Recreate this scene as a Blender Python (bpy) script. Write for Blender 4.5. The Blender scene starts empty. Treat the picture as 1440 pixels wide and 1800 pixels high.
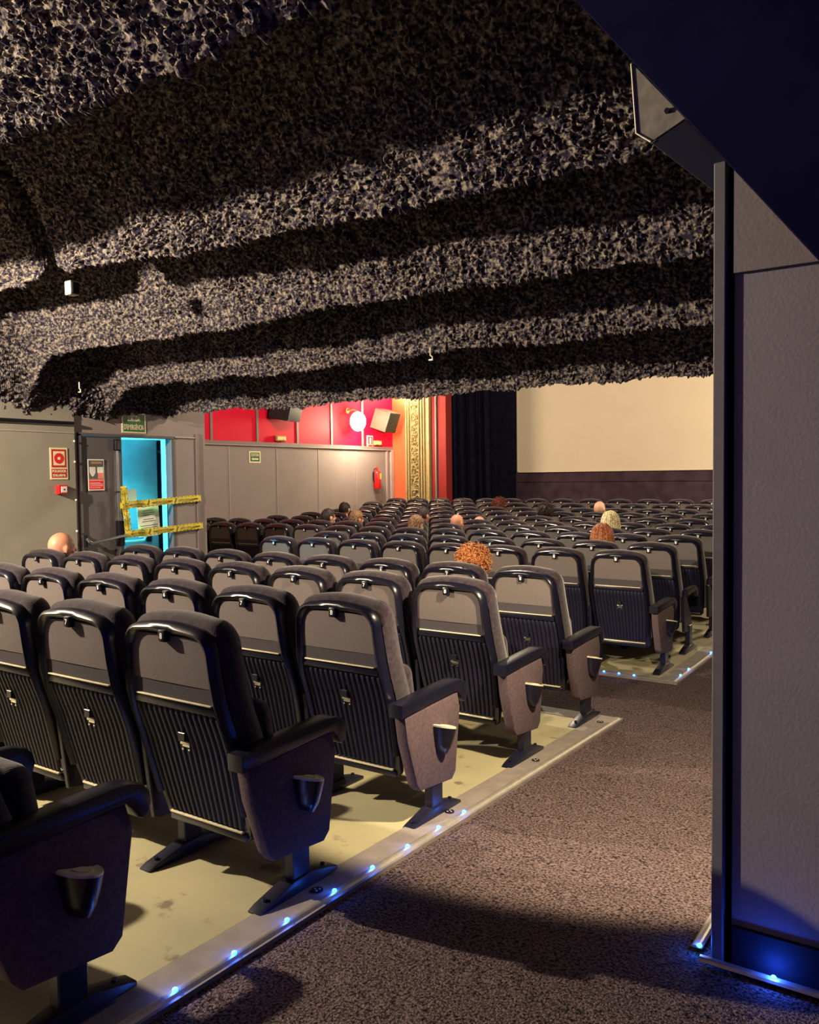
import bpy, bmesh, math, random
import numpy as np
from mathutils import Vector, Matrix, noise
random.seed(7)
S = bpy.context.scene
C = S.collection
ZO = 1.5                                   # eye height above the reference floor; geometry below is written relative to the eye

# ------------------------------------------------------------------ camera
cam = bpy.data.cameras.new('camera')
co = bpy.data.objects.new('camera', cam); C.objects.link(co); S.camera = co
cam.sensor_fit = 'HORIZONTAL'; cam.sensor_width = 36.0; cam.lens = 1430.1 * 36.0 / 1440.0
cam.clip_start = 0.05; cam.clip_end = 100
r_ = (0.8306467, 0.5566620, -0.0123923); u_ = (-0.0137606, 0.0427727, 0.9989901); f_ = (-0.5566298, 0.8296372, -0.0431890)
co.matrix_world = Matrix(((r_[0], u_[0], -f_[0], 0), (r_[1], u_[1], -f_[1], 0), (r_[2], u_[2], -f_[2], ZO), (0, 0, 0, 1)))

# ------------------------------------------------------------------ world, exposure
S.view_settings.view_transform = 'Standard'; S.view_settings.look = 'None'
S.view_settings.gamma = 1.0; S.view_settings.exposure = 0.0; S.view_settings.use_curve_mapping = False
W = bpy.data.worlds.new('world'); S.world = W; W.use_nodes = True
W.node_tree.nodes['Background'].inputs[0].default_value = (0.03, 0.02, 0.50, 1)
W.node_tree.nodes['Background'].inputs[1].default_value = 0.40

# ------------------------------------------------------------------ lights
WARM = (1.0, 0.80, 0.52); HALL = (1.0, 0.83, 0.60)
def point(name, loc, power, col, rad=0.08):
    l = bpy.data.lights.new(name, 'POINT'); l.energy = power; l.color = col; l.shadow_soft_size = rad
    o = bpy.data.objects.new(name, l); C.objects.link(o); o.location = loc; return o
def spot(name, loc, aim, power, col, ang, blend=0.2, rad=0.06):
    l = bpy.data.lights.new(name, 'SPOT'); l.energy = power; l.color = col; l.shadow_soft_size = rad
    l.spot_size = math.radians(ang); l.spot_blend = blend
    o = bpy.data.objects.new(name, l); C.objects.link(o); o.location = loc
    o.rotation_euler = Vector(aim).to_track_quat('-Z', 'Y').to_euler(); return o
point('left_wall_lamp', (-6.00, 0.45, 1.40), 2050, HALL, 0.04)
spot('aisle_wall_lamp', (-0.68, 3.0, 0.66), (-0.45, 0.62, -0.95), 660, WARM, 90, 0.18, 0.05)
point('left_globe_light', (-10.22, 13.37, 1.15), 290, WARM, 0.16)
point('right_globe_light', (-0.85, 13.37, 1.15), 760, WARM, 0.16)
point('proscenium_lamp', (-10.0, 14.66, 1.98), 120, WARM, 0.08)
point('hall_fill_light', (-5.5, 9.5, 3.0), 820, HALL, 0.15)  # added fill that evens out the hall light, no fixture up there
def area(name, loc, aim, sx, sy, power, col):
    l = bpy.data.lights.new(name, 'AREA'); l.shape = 'RECTANGLE'; l.size = sx; l.size_y = sy; l.energy = power; l.color = col
    o = bpy.data.objects.new(name, l); C.objects.link(o); o.location = loc
    o.rotation_euler = Vector(aim).to_track_quat('-Z', 'Y').to_euler(); return o
area('exit_daylight', (-8.6, 4.75, 0.1), (0.85, 0.75, -0.25), 0.5, 0.9, 260, (0.05, 0.62, 0.86))

# ------------------------------------------------------------------ materials
def mat(name, col, rough=0.6, metal=0.0, var=0.0, scale=20.0, bump=0.0, bscale=200.0, spec=0.5, col2=None, emit=None, estr=0.0, sheen=0.0, coat=0.0, detail=3.0):
    m = bpy.data.materials.new(name); m.use_nodes = True; nt = m.node_tree; b = nt.nodes['Principled BSDF']
    b.inputs['Base Color'].default_value = (*col, 1); b.inputs['Roughness'].default_value = rough; b.inputs['Metallic'].default_value = metal
    b.inputs['Specular IOR Level'].default_value = spec
    if sheen: b.inputs['Sheen Weight'].default_value = sheen; b.inputs['Sheen Roughness'].default_value = 0.5
    if coat: b.inputs['Coat Weight'].default_value = coat; b.inputs['Coat Roughness'].default_value = 0.15
    tc = nt.nodes.new('ShaderNodeTexCoord')
    if var > 0 or col2:
        n = nt.nodes.new('ShaderNodeTexNoise'); n.inputs['Scale'].default_value = scale; n.inputs['Detail'].default_value = detail
        nt.links.new(tc.outputs['Object'], n.inputs['Vector'])
        cr = nt.nodes.new('ShaderNodeValToRGB'); e = cr.color_ramp.elements
        e[0].position = 0.35; e[1].position = 0.65
        c0 = tuple(max(0, c * (1 - var)) for c in col); c1 = col2 or tuple(c * (1 + var) for c in col)
        e[0].color = (*c0, 1); e[1].color = (*c1, 1)
        nt.links.new(n.outputs['Fac'], cr.inputs['Fac']); nt.links.new(cr.outputs['Color'], b.inputs['Base Color'])
    if bump > 0:
        n2 = nt.nodes.new('ShaderNodeTexNoise'); n2.inputs['Scale'].default_value = bscale; n2.inputs['Detail'].default_value = 2
        nt.links.new(tc.outputs['Object'], n2.inputs['Vector'])
        bp = nt.nodes.new('ShaderNodeBump'); bp.inputs['Strength'].default_value = bump; bp.inputs['Distance'].default_value = 0.01
        nt.links.new(n2.outputs['Fac'], bp.inputs['Height']); nt.links.new(bp.outputs['Normal'], b.inputs['Normal'])
    if emit: b.inputs['Emission Color'].default_value = (*emit, 1); b.inputs['Emission Strength'].default_value = estr
    return m
M = dict(
    plastic=mat('black_plastic', (0.006, 0.006, 0.015), 0.28, bump=0.05, bscale=300, spec=0.6),
    rib=mat('ribbed_plastic', (0.010, 0.009, 0.024), 0.55, var=0.15, scale=30, spec=0.3),
    cloth=mat('back_cloth', (0.135, 0.113, 0.108), 0.95, var=0.12, scale=260, bump=0.15, bscale=500, spec=0.1),
    band=mat('dark_cloth', (0.060, 0.053, 0.060), 0.95, var=0.1, scale=200, spec=0.1),
    pad=mat('seat_upholstery', (0.027, 0.018, 0.025), 0.95, var=0.35, scale=45, bump=0.25, bscale=240, spec=0.08, sheen=0.25),
    side=mat('side_cloth', (0.100, 0.070, 0.076), 0.95, var=0.14, scale=60, bump=0.2, bscale=420, spec=0.1),
    steel=mat('black_steel', (0.007, 0.007, 0.018), 0.38, spec=0.4, bump=0.03, bscale=200),
    ledge=mat('ledge_highlight', (0.62, 0.55, 0.38), 0.35, metal=0.2, var=0.1, scale=30),  # light caught on the seat ledges, painted in as a pale colour
    chrome=mat('chrome', (0.75, 0.74, 0.68), 0.25, metal=1.0, bump=0.02),
    cream=mat('cream_plastic', (0.62, 0.57, 0.42), 0.4, var=0.1, scale=60),
    plate=mat('pale_plate', (0.8, 0.78, 0.7), 0.4, var=0.05),
    wall=mat('grey_wall_paint', (0.290, 0.238, 0.230), 0.7, var=0.04, scale=3, bump=0.06, bscale=60, spec=0.25),
    wallside=mat('side_wall_lit_grey', (0.300, 0.270, 0.225), 0.75, var=0.04, scale=3, bump=0.04, bscale=60, spec=0.2),  # same grey as the hall wall, its greenish light mixed into the colour
    nearwall=mat('near_wall_paint', (0.170, 0.150, 0.180), 0.8, var=0.03, scale=4, bump=0.12, bscale=90, spec=0.2),
    door=mat('dark_door_paint', (0.120, 0.105, 0.112), 0.6, var=0.08, scale=3, spec=0.25),
    black=mat('matt_black_paint', (0.010, 0.009, 0.016), 0.8, var=0.2, scale=5, spec=0.15),
    navy=mat('black_soffit_paint', (0.003, 0.003, 0.022), 0.9, var=0.2, scale=5, spec=0.05),
    red=mat('red_panel', (0.70, 0.001, 0.032), 0.6, var=0.05, scale=2, spec=0.25),
    strip=mat('panel_strip', (0.21, 0.15, 0.15), 0.5, var=0.05),
    strip_l=mat('pale_strip', (0.40, 0.33, 0.32), 0.5, var=0.05),
    orange=mat('salmon_plaster', (0.72, 0.13, 0.055), 0.75, var=0.06, scale=3, spec=0.2),
    gold=mat('gilded_plaster', (0.36, 0.28, 0.13), 0.45, var=0.15, scale=25, bump=0.1, bscale=60),
    redcol=mat('red_plaster', (0.26, 0.022, 0.022), 0.6, var=0.06, scale=4, spec=0.2),
    curtain=mat('black_curtain', (0.010, 0.010, 0.024), 0.95, var=0.2, scale=8, spec=0.05),
    screen=mat('projection_screen', (0.80, 0.70, 0.55), 0.9, var=0.015, scale=2, spec=0.1),
    stage=mat('stage_wall_paint', (0.062, 0.038, 0.056), 0.85, var=0.25, scale=4, spec=0.1),
    white=mat('white_paper', (0.80, 0.78, 0.72), 0.8, var=0.03),
    ink=mat('dark_ink', (0.03, 0.03, 0.03), 0.8, var=0.1),
    signred=mat('sign_red', (0.52, 0.012, 0.012), 0.5, var=0.05),
    brightred=mat('bright_red', (0.75, 0.015, 0.02), 0.35, var=0.05),
    signcream=mat('sign_cream', (0.85, 0.74, 0.48), 0.6, var=0.04),
    green=mat('sign_green', (0.02, 0.13, 0.05), 0.5, var=0.05),
    yellow=mat('tape_yellow', (0.82, 0.66, 0.06), 0.4, var=0.08, scale=12),
    alu=mat('brushed_aluminium', (0.55, 0.50, 0.42), 0.35, metal=0.7, var=0.08, scale=30),
    trim=mat('floor_trim_paint', (0.200, 0.172, 0.155), 0.6, var=0.12, scale=12, bump=0.05, bscale=80),
    skin=mat('skin', (0.62, 0.27, 0.17), 0.5, var=0.08, scale=14, bump=0.05, bscale=120),
    skin_pale=mat('pale_skin', (0.70, 0.38, 0.26), 0.5, var=0.06, scale=14, bump=0.05, bscale=120),
)
def led_mat():
    return mat('blue_led', (0.05, 0.3, 1.0), 0.3, emit=(0.02, 0.45, 1.0), estr=22)
M['led'] = led_mat()
M['globe'] = mat('lit_globe', (1, 0.9, 0.7), 0.4, emit=(1.0, 0.72, 0.36), estr=14)
# carpet: fine pile speckle
M['carpet'] = mat('carpet_pile', (0.030, 0.022, 0.030), 0.95, var=0.75, scale=110, bump=0.9, bscale=150, spec=0.05, col2=(0.17, 0.120, 0.118), detail=5)
# painted platform: pale paint with stains
def platform_mat():
    m = mat('platform_paint', (0.33, 0.30, 0.19), 0.55, var=0.08, scale=2.2, col2=(0.37, 0.335, 0.20), bump=0.05, bscale=40, spec=0.3)
    nt = m.node_tree; b = nt.nodes['Principled BSDF']; src = b.inputs['Base Color'].links[0].from_socket
    tc = nt.nodes.new('ShaderNodeTexCoord'); n = nt.nodes.new('ShaderNodeTexNoise'); n.inputs['Scale'].default_value = 9; n.inputs['Detail'].default_value = 6
    nt.links.new(tc.outputs['Object'], n.inputs['Vector'])
    cr = nt.nodes.new('ShaderNodeValToRGB'); cr.color_ramp.elements[0].position = 0.64; cr.color_ramp.elements[1].position = 0.72
    nt.links.new(n.outputs['Fac'], cr.inputs['Fac'])
    mx = nt.nodes.new('ShaderNodeMixRGB'); mx.inputs[2].default_value = (0.17, 0.14, 0.10, 1)
    nt.links.new(cr.outputs['Color'], mx.inputs[0]); nt.links.new(src, mx.inputs[1]); nt.links.new(mx.outputs[0], b.inputs['Base Color'])
    return m
M['platform'] = platform_mat()
M['spray'] = mat('sprayed_insulation', (0.040, 0.034, 0.062), 0.95, var=0.4, scale=40, col2=(0.270, 0.226, 0.185), bump=0.5, bscale=120, spec=0.05)  # dark speckle puts the shade between granules into the colour

_r = [n for n in M['spray'].node_tree.nodes if n.type == 'VALTORGB'][0]; _r.color_ramp.elements[0].position = 0.44; _r.color_ramp.elements[1].position = 0.66

# ------------------------------------------------------------------ helpers
def obj(name, bm, m, parent=None, smooth=None, loc=None):
    me = bpy.data.meshes.new(name)
    if isinstance(bm, bmesh.types.BMesh):
        bmesh.ops.recalc_face_normals(bm, faces=bm.faces); bm.to_mesh(me); bm.free()
    else:
        me = bm
    if m is not None and not me.materials: me.materials.append(m)
    if smooth is not None and len(me.polygons):
        me.polygons.foreach_set('use_smooth', [True] * len(me.polygons)); me.set_sharp_from_angle(angle=math.radians(smooth))
    o = bpy.data.objects.new(name, me); C.objects.link(o)
    if parent: o.parent = parent
    if loc: o.location = loc
    return o
def tag(o, label=None, cat=None, group=None, kind=None):
    if label: o['label'] = label
    if cat: o['category'] = cat
    if group: o['group'] = group
    if kind: o['kind'] = kind
    return o
def empty(name, loc, label=None, cat=None, group=None, rz=0):
    o = bpy.data.objects.new(name, None); C.objects.link(o); o.location = loc; o.rotation_euler = (0, 0, rz); o.empty_display_size = 0.1
    return tag(o, label, cat, group)
def struct(name, bm, m, smooth=None): return tag(obj(name, bm, m, smooth=smooth), kind='structure')
def B(): return bmesh.new()
def box(bm, x0, x1, y0, y1, z0, z1, bev=0.0, seg=1, mtx=None):
    r = bmesh.ops.create_cube(bm, size=1.0)
    vs = r['verts']
    T = Matrix.Translation(((x0 + x1) / 2, (y0 + y1) / 2, (z0 + z1) / 2)) @ Matrix.Diagonal((abs(x1 - x0), abs(y1 - y0), abs(z1 - z0), 1))
    bmesh.ops.transform(bm, matrix=T, verts=vs)
    if bev > 0:
        es = list({e for v in vs for e in v.link_edges})
        rr = bmesh.ops.bevel(bm, geom=es, offset=bev, segments=seg, profile=0.5, affect='EDGES')
        vs = list({v for f in rr['faces'] for v in f.verts} | {v for v in vs if v.is_valid})
    if mtx is not None: bmesh.ops.transform(bm, matrix=mtx, verts=vs)
    return bm
def prism(bm, pts, axis, a0, a1, bev=0.0, seg=1):
    """polygon pts extruded along axis: 'x' -> pts are (y,z); 'y' -> pts are (x,z); 'z' -> pts are (x,y)"""
    def P(p, a):
        return {'x': (a, p[0], p[1]), 'y': (p[0], a, p[1]), 'z': (p[0], p[1], a)}[axis]
    v0 = [bm.verts.new(P(p, a0)) for p in pts]; v1 = [bm.verts.new(P(p, a1)) for p in pts]
    n = len(pts); f0 = bm.faces.new(v0); f1 = bm.faces.new(v1[::-1])
    for i in range(n): bm.faces.new((v0[i], v1[i], v1[(i + 1) % n], v0[(i + 1) % n]))
    bmesh.ops.recalc_face_normals(bm, faces=list({f for v in v0 + v1 for f in v.link_faces}))
    if bev > 0:
        es = list(set(f0.edges) | set(f1.edges))
        bmesh.ops.bevel(bm, geom=es, offset=bev, segments=seg, profile=0.5, affect='EDGES')
    return bm
def tube(bm, pts, rad, n=8, cap=True):
    rings = []; pts = [Vector(p) for p in pts]
    if not isinstance(rad, (list, tuple)): rad = [rad] * len(pts)
    prev = None
    for i, p in enumerate(pts):
        t = (pts[min(i + 1, len(pts) - 1)] - pts[max(i - 1, 0)]).normalized()
        if prev is None:
            a = Vector((0, 0, 1)) if abs(t.z) < 0.9 else Vector((1, 0, 0)); s = t.cross(a).normalized()
        else:
            s = (prev - t * prev.dot(t)).normalized()
        prev = s; w = t.cross(s)
        rings.append([bm.verts.new(p + (s * math.cos(2 * math.pi * k / n) + w * math.sin(2 * math.pi * k / n)) * rad[i]) for k in range(n)])
    for a, b in zip(rings, rings[1:]):
        for k in range(n): bm.faces.new((a[k], a[(k + 1) % n], b[(k + 1) % n], b[k]))
    if cap: bm.faces.new(rings[0][::-1]); bm.faces.new(rings[-1])
    return bm
def cyl(bm, c, r, h, axis='z', n=24, r2=None):
    d = {'x': Vector((1, 0, 0)), 'y': Vector((0, 1, 0)), 'z': Vector((0, 0, 1))}[axis]; c = Vector(c)
    return tube(bm, [c - d * h / 2, c + d * h / 2], [r, r if r2 is None else r2], n)
def ball(bm, c, rx, ry=None, rz=None, u=16, v=10):
    ry = ry or rx; rz = rz or rx
    bmesh.ops.create_uvsphere(bm, u_segments=u, v_segments=v, radius=1.0, matrix=Matrix.Translation(c) @ Matrix.Diagonal((rx, ry, rz, 1)))
    return bm
FACE_X = Matrix(((0, 0, 1, 0), (1, 0, 0, 0), (0, 1, 0, 0), (0, 0, 0, 1)))     # local x -> +Y, local y -> +Z, normal +X
FACE_NY = Matrix(((1, 0, 0, 0), (0, 0, -1, 0), (0, 1, 0, 0), (0, 0, 0, 1)))   # local x -> +X, local y -> +Z, normal -Y
def text(name, s, size, m, parent, loc, F, width=None, height=None, extr=0.0008, roll=0.0, shear=0.0, bold=0.0):
    cu = bpy.data.curves.new(name, 'FONT'); cu.body = s; cu.size = size; cu.align_x = 'CENTER'; cu.align_y = 'CENTER'; cu.extrude = extr; cu.offset = bold
    t = bpy.data.objects.new(name, cu); C.objects.link(t)
    bpy.context.view_layer.update()
    me = bpy.data.meshes.new_from_object(t.evaluated_get(bpy.context.evaluated_depsgraph_get()))
    bpy.data.objects.remove(t); bpy.data.curves.remove(cu)
    n = len(me.vertices); co_ = np.empty(n * 3); me.vertices.foreach_get('co', co_); co_ = co_.reshape(-1, 3)
    w = np.ptp(co_[:, 0]); h = np.ptp(co_[:, 1]); ce = (co_.max(0) + co_.min(0)) / 2; co_[:, :2] -= ce[:2]
    if width: co_[:, 0] *= width / w
    if height: co_[:, 1] *= height / h
    me.vertices.foreach_set('co', co_.ravel()); me.update()
    me.transform(Matrix.Translation(loc) @ F @ Matrix.Rotation(roll, 4, 'Z')); me.materials.clear(); me.materials.append(m); me.name = name
    return obj(name, me, m, parent)

# floor height under the eye, along the hall
FY = [-6, -0.5, 1.0, 2.15, 3.07, 4.05, 5.0, 6.5, 7.8, 8.7, 10.4, 11.2, 12.1, 13.0, 13.9, 14.7, 18.0]
FZ = [-1.32, -1.40, -1.455, -1.495, -1.535, -1.575, -1.614, -1.662, -1.665, -1.655, -1.643, -1.628, -1.602, -1.572, -1.525, -1.485, -1.40]
def zf(y): return float(np.interp(y, FY, FZ))

# ------------------------------------------------------------------ the setting
def floor_strip(bm, x0, x1, y0, y1, dz0, dz1, nseg=40):
    """closed slab following the floor profile between dz0 and dz1"""
    ys = sorted(set([y0, y1] + [y for y in FY if y0 < y < y1]))
    pts = [(y, zf(y) + dz1) for y in ys] + [(y, zf(y) + dz0) for y in reversed(ys)]
    return prism(bm, pts, 'x', x0, x1)
struct('floor', floor_strip(B(), -11.0, 4.5, -6, 17.5, -0.25, -0.012), M['carpet'])
pl = floor_strip(B(), -6.75, -1.975, -3.0, 5.03, -0.012, 0.0)
obj_pl = struct('floor_platform_rear', pl, M['platform'])
struct('floor_platform_front', floor_strip(B(), -10.4, -1.975, 6.52, 15.0, -0.012, 0.0), M['platform'])
bm = floor_strip(B(), -1.97, -1.805, -3.0, 5.20, -0.012, 0.004); floor_strip(bm, -6.75, -1.97, 5.035, 5.20, -0.012, 0.004)
struct('trim_1', bm, M['trim'])
bm = floor_strip(B(), -1.97, -1.805, 6.46, 15.0, -0.012, 0.004); floor_strip(bm, -10.4, -1.97, 6.46, 6.56, -0.012, 0.004)
struct('trim_2', bm, M['trim'])

# rounded caps screwed in the edge board, one beside each row
for i, y in enumerate((1.25, 2.20, 3.13, 4.05, 5.03)):
    t = empty('floor_cap', (-1.90, y, zf(y) + 0.004), ['dark round cap in the edge board by the shadowed nearest seat', 'dark round cap in the edge board beside the nearest full seat foot',
        'dark round cap in the edge board by the second aisle seat foot', 'dark round cap in the edge board by the third aisle seat foot', 'dark round cap near the corner of the edge board'][i], 'floor cap', 'caps along the edge board')
    obj('disc', cyl(B(), (0, 0, 0.002), 0.022, 0.004, n=20), M['steel'], t)
    bm = B()
    for k in range(3):
        a = k * 2.1 + i; cyl(bm, (0.010 * math.cos(a), 0.010 * math.sin(a), 0.0045), 0.004, 0.002, n=8)
    obj('screw', bm, M['ledge'], t)

# LED profiles
def led_profile(name, pts, label):
    bm = B()
    (x0, y0), (x1, y1) = pts; n = 14
    d = Vector((x1 - x0, y1 - y0, 0)).normalized(); s = Vector((-d.y, d.x, 0)) * 0.011
    rows = []
    for k in range(n + 1):
        f = k / n; x = x0 + (x1 - x0) * f; y = y0 + (y1 - y0) * f; z = zf(y) + 0.004
        c = Vector((x, y, z))
        rows.append([bm.verts.new(c - s * 1.6), bm.verts.new(c - s + Vector((0, 0, .007))), bm.verts.new(c - s * .4 + Vector((0, 0, .009))), bm.verts.new(c + s * .4 + Vector((0, 0, .009))), bm.verts.new(c + s + Vector((0, 0, .007))), bm.verts.new(c + s * 1.6)])
    for a, b in zip(rows, rows[1:]):
        for q in range(5): bm.faces.new((a[q], a[q + 1], b[q + 1], b[q]))
        bm.faces.new((a[5], a[0], b[0], b[5]))
    bm.faces.new(rows[0]); bm.faces.new(rows[-1][::-1])
    o = obj(name, bm, M['alu']); tag(o, label, 'light strip'); return o
led_profile('led_channel', ((-1.835, -0.5), (-1.835, 5.18)), 'long aluminium light channel along the aisle edge of the nearer seating floor')
led_profile('led_channel', ((-1.845, 6.50), (-1.845, 14.5)), 'aluminium light channel on the aisle edge of the farther seating floor')
led_profile('led_channel', ((-6.6, 6.50), (-1.86, 6.50)), 'aluminium light channel across the back edge of the farther seating floor')
led_profile('led_channel', ((-0.665, 2.60), (-0.665, 5.2)), 'short aluminium channel running away from the dark wall end')
led_profile('led_channel', ((-0.64, 2.545), (0.9, 2.545)), 'aluminium light channel at the foot of the near grey wall')
def led(x, y, label, power, group):
    z = zf(y) + 0.015
    o = obj('led_light', ball(B(), (0, 0, 0), 0.0085, 0.0085, 0.006, 10, 6), M['led'], loc=(x, y, z)); tag(o, label, 'LED light', group)
    if power: point('led_glow', (x, y, z + 0.012), power * 2.5, (0.02, 0.10, 1.0), 0.008)
for i, y in enumerate((1.50, 1.73, 1.97, 2.22, 2.45, 2.69, 2.93, 3.15)):
    led(-1.835, y, 'blue LED on the aisle edge, %s along from the bottom of the photo' % ['nearest', 'second', 'third', 'fourth', 'fifth', 'sixth', 'seventh', 'eighth and last'][i], 0.10, 'blue LEDs along the nearer aisle edge')
for i, x in enumerate((-2.42, -2.292, -2.165)):
    led(x, 6.50, 'blue LED on the back edge of the farther seating floor, %s of three' % ['leftmost', 'middle', 'rightmost'][i], 0.05, 'blue LEDs at the farther seating floor')
for i, y in enumerate((6.701, 6.95, 7.705)):
    led(-1.845, y, 'blue LED on the aisle side of the farther seating floor, %s from its corner' % ['first', 'second', 'third'][i], 0.03, 'blue LEDs at the farther seating floor')
led(-0.655, 2.60, 'bright blue LED at the foot of the dark wall end', 0.25, 'blue LEDs at the near wall')
led(-0.427, 2.545, 'bright blue LED at the foot of the near grey wall', 0.6, 'blue LEDs at the near wall')

# near wall at the right with its post, recess, baseboard and the black soffit cutting down over it
bm = prism(B(), [(-0.558, zf(2.6) - 0.02), (2.5, zf(2.6) - 0.02), (2.5, 0.596), (-0.558, 0.596)], 'y', 2.60, 2.74)
struct('wall_right', bm, M['nearwall'])
bm = prism(B(), [(-0.558, 0.596), (2.5, 0.596), (2.5, 1.2), (-0.558, 1.2)], 'y', 2.585, 2.74)
struct('wall_right_upper', bm, mat('near_wall_upper_shading', (0.165, 0.142, 0.148), 0.8, var=0.03, scale=4, bump=0.12, bscale=90, spec=0.2))  # different shading of the upper piece put into its colour
bm = box(B(), -0.615, -0.580, 2.58, 2.80, zf(2.6) - 0.02, 0.93, 0.003)
struct('trim_3', bm, mat('post_paint', (0.11, 0.10, 0.115), 0.6, var=0.05, spec=0.3))
struct('trim_4', box(B(), -0.581, -0.556, 2.64, 2.80, zf(2.6) - 0.02, 0.93), M['navy'])
struct('wall_right_return', box(B(), -0.60, -0.45, 2.75, 15.2, -1.8, 3.6), M['black'])
struct('baseboard_right', box(B(), -0.556, 2.5, 2.588, 2.602, zf(2.6) - 0.02, zf(2.6) + 0.115, 0.003), M['black'])
bm = prism(B(), [(-1.75, 2.465), (-1.064, 1.564), (-0.864, 1.30), (-0.562, 0.903), (-0.33, 0.597), (0.6, -0.63), (2.6, -0.63), (2.6, 2.6)], 'y', 2.50, 2.584)
struct('ceiling_soffit', bm, M['navy'])
# steel bracket bolted under the soffit edge
t = empty('steel_bracket', (-0.79, 2.59, 1.15), 'pale steel plate fixed under the sloping black soffit edge', 'bracket')
bm = prism(B(), [(-0.868 + .79, 1.30 - 1.15), (-0.852 + .79, 1.076 - 1.15), (-0.806 + .79, 1.039 - 1.15), (-0.700 + .79, 1.085 - 1.15)], 'y', -0.004, 0.004, 0.001)
obj('plate', bm, mat('galvanised_plate', (0.20, 0.18, 0.15), 0.5, metal=0.2, var=0.2, scale=25), t)
bm = B(); tube(bm, [(-0.078, -0.006, 0.145), (-0.062, -0.006, -0.074), (-0.016, -0.006, -0.111)], 0.0035, 6)
obj('rim', bm, M['cream'], t)
obj('bolt', cyl(B(), (0.035, -0.007, -0.03), 0.009, 0.010, 'y', 6), M['steel'], t)
bm = prism(B(), [(-0.806 + .79, 1.037 - 1.15), (-0.619 + .79, 0.853 - 1.15), (-0.58 + .79, 0.93 - 1.15), (-0.700 + .79, 1.083 - 1.15)], 'y', 0.0, 0.01, 0.001)
obj('flange', bm, M['steel'], t)

# ---- sprayed balcony underside
def ceiling_mesh(x0, x1, y0, y1, dx, dy, amp):
    nx = int((x1 - x0) / dx) + 1; ny = int((y1 - y0) / dy) + 1
    X, Y = np.meshgrid(np.linspace(x0, x1, nx), np.linspace(y0, y1, ny))
    Z = under(X, Y)
    return X, Y, Z
P = 0.87
def smooth_noise(X, Y, s, seed):
    """numpy value noise"""
    rs = np.random.RandomState(seed); G = rs.rand(256, 256)
    x = X / s + 1000.0; y = Y / s + 1000.0
    xi = np.floor(x).astype(int); yi = np.floor(y).astype(int); fx = x - xi; fy = y - yi
    fx = fx * fx * (3 - 2 * fx); fy = fy * fy * (3 - 2 * fy)
    g = lambda a, b: G[a % 256, b % 256]
    return (g(xi, yi) * (1 - fx) + g(xi + 1, yi) * fx) * (1 - fy) + (g(xi, yi + 1) * (1 - fx) + g(xi + 1, yi + 1) * fx) * fy
def under(X, Y):
    wob = (smooth_noise(X, Y, 1.6, 3) - 0.5) * 0.10
    t = np.interp(-Y, [-6.1, -5.23, -4.36, -3.49, -2.1, -1.2, -0.3, 0.6, 1.5, 2.4, 3.3, 4.2, 5.1, 6.0, 6.9], np.arange(15.0)); t = t + wob * np.clip(t * 2.5, 0, 1)
    t = np.maximum(t, 0)
    k = np.round(t)
    n = np.floor(t); fr = t - n
    CR = np.array([0.72, 0.920, 1.139, 1.365, 1.53, 1.85, 2.10, 2.35, 2.6, 2.8, 3.0, 3.2, 3.4, 3.6, 3.8])
    n0 = np.clip(n.astype(int), 0, 13)
    base = CR[n0] * (1 - fr) + CR[n0 + 1] * fr
    lift = 0.035 * np.maximum(0, -X - 2.6) * np.clip(1 - np.abs(t - 3) / 0.8, 0, 1)
    A = np.where(n0 < 1, 0.48, 0.66)
    z = base + np.sqrt((A * np.sin(np.pi * fr) ** 0.72) ** 2 + 0.0016) - 0.04 + lift
    z += (smooth_noise(X, Y, 0.45, 5) - 0.5) * 0.045 + (smooth_noise(X, Y, 0.16, 6) - 0.5) * 0.028
    z -= 0.018 * np.clip(1 + np.minimum(X + 2.5, 0) / 3.0, 0, 1) * 0
    z += 0.022 * np.clip((-X - 5.0) / 2, 0, 1) * np.clip(1 - t, 0, 1)
    cv = np.clip((-X - 6.70) / 0.60, 0, 1); cv = cv * cv                             # spray swept down to meet the left wall
    zw = np.interp(Y, [3.0, 4.1, 4.88, 5.6, 6.1], [0.78, 0.63, 0.585, 0.655, 0.735])
    z = z * (1 - cv) + (zw + 0.10 * (z - base) * np.clip((6.1 - Y) * 3, 0, 1)) * cv
    z += 0.26 * np.exp(-((X + 5.32 + 0.35 * (Y - 3.4)) / 0.10) ** 2) * np.exp(-((Y - 3.2) / 0.42) ** 4)
    return z
def grid_obj(name, X, Y, Z, m):
    ny, nx = X.shape; me = bpy.data.meshes.new(name)
    co_ = np.stack([X, Y, Z], -1).reshape(-1, 3)
    idx = np.arange(ny * nx).reshape(ny, nx)
    q = np.stack([idx[:-1, :-1], idx[1:, :-1], idx[1:, 1:], idx[:-1, 1:]], -1).reshape(-1, 4)
    me.vertices.add(len(co_)); me.vertices.foreach_set('co', co_.ravel())
    me.loops.add(q.size); me.loops.foreach_set('vertex_index', q.ravel())
    me.polygons.add(len(q)); me.polygons.foreach_set('loop_start', np.arange(0, q.size, 4)); 
    me.update(calc_edges=True); me.validate(); me.materials.append(m)
    o = bpy.data.objects.new(name, me); C.objects.link(o); return o
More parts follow.
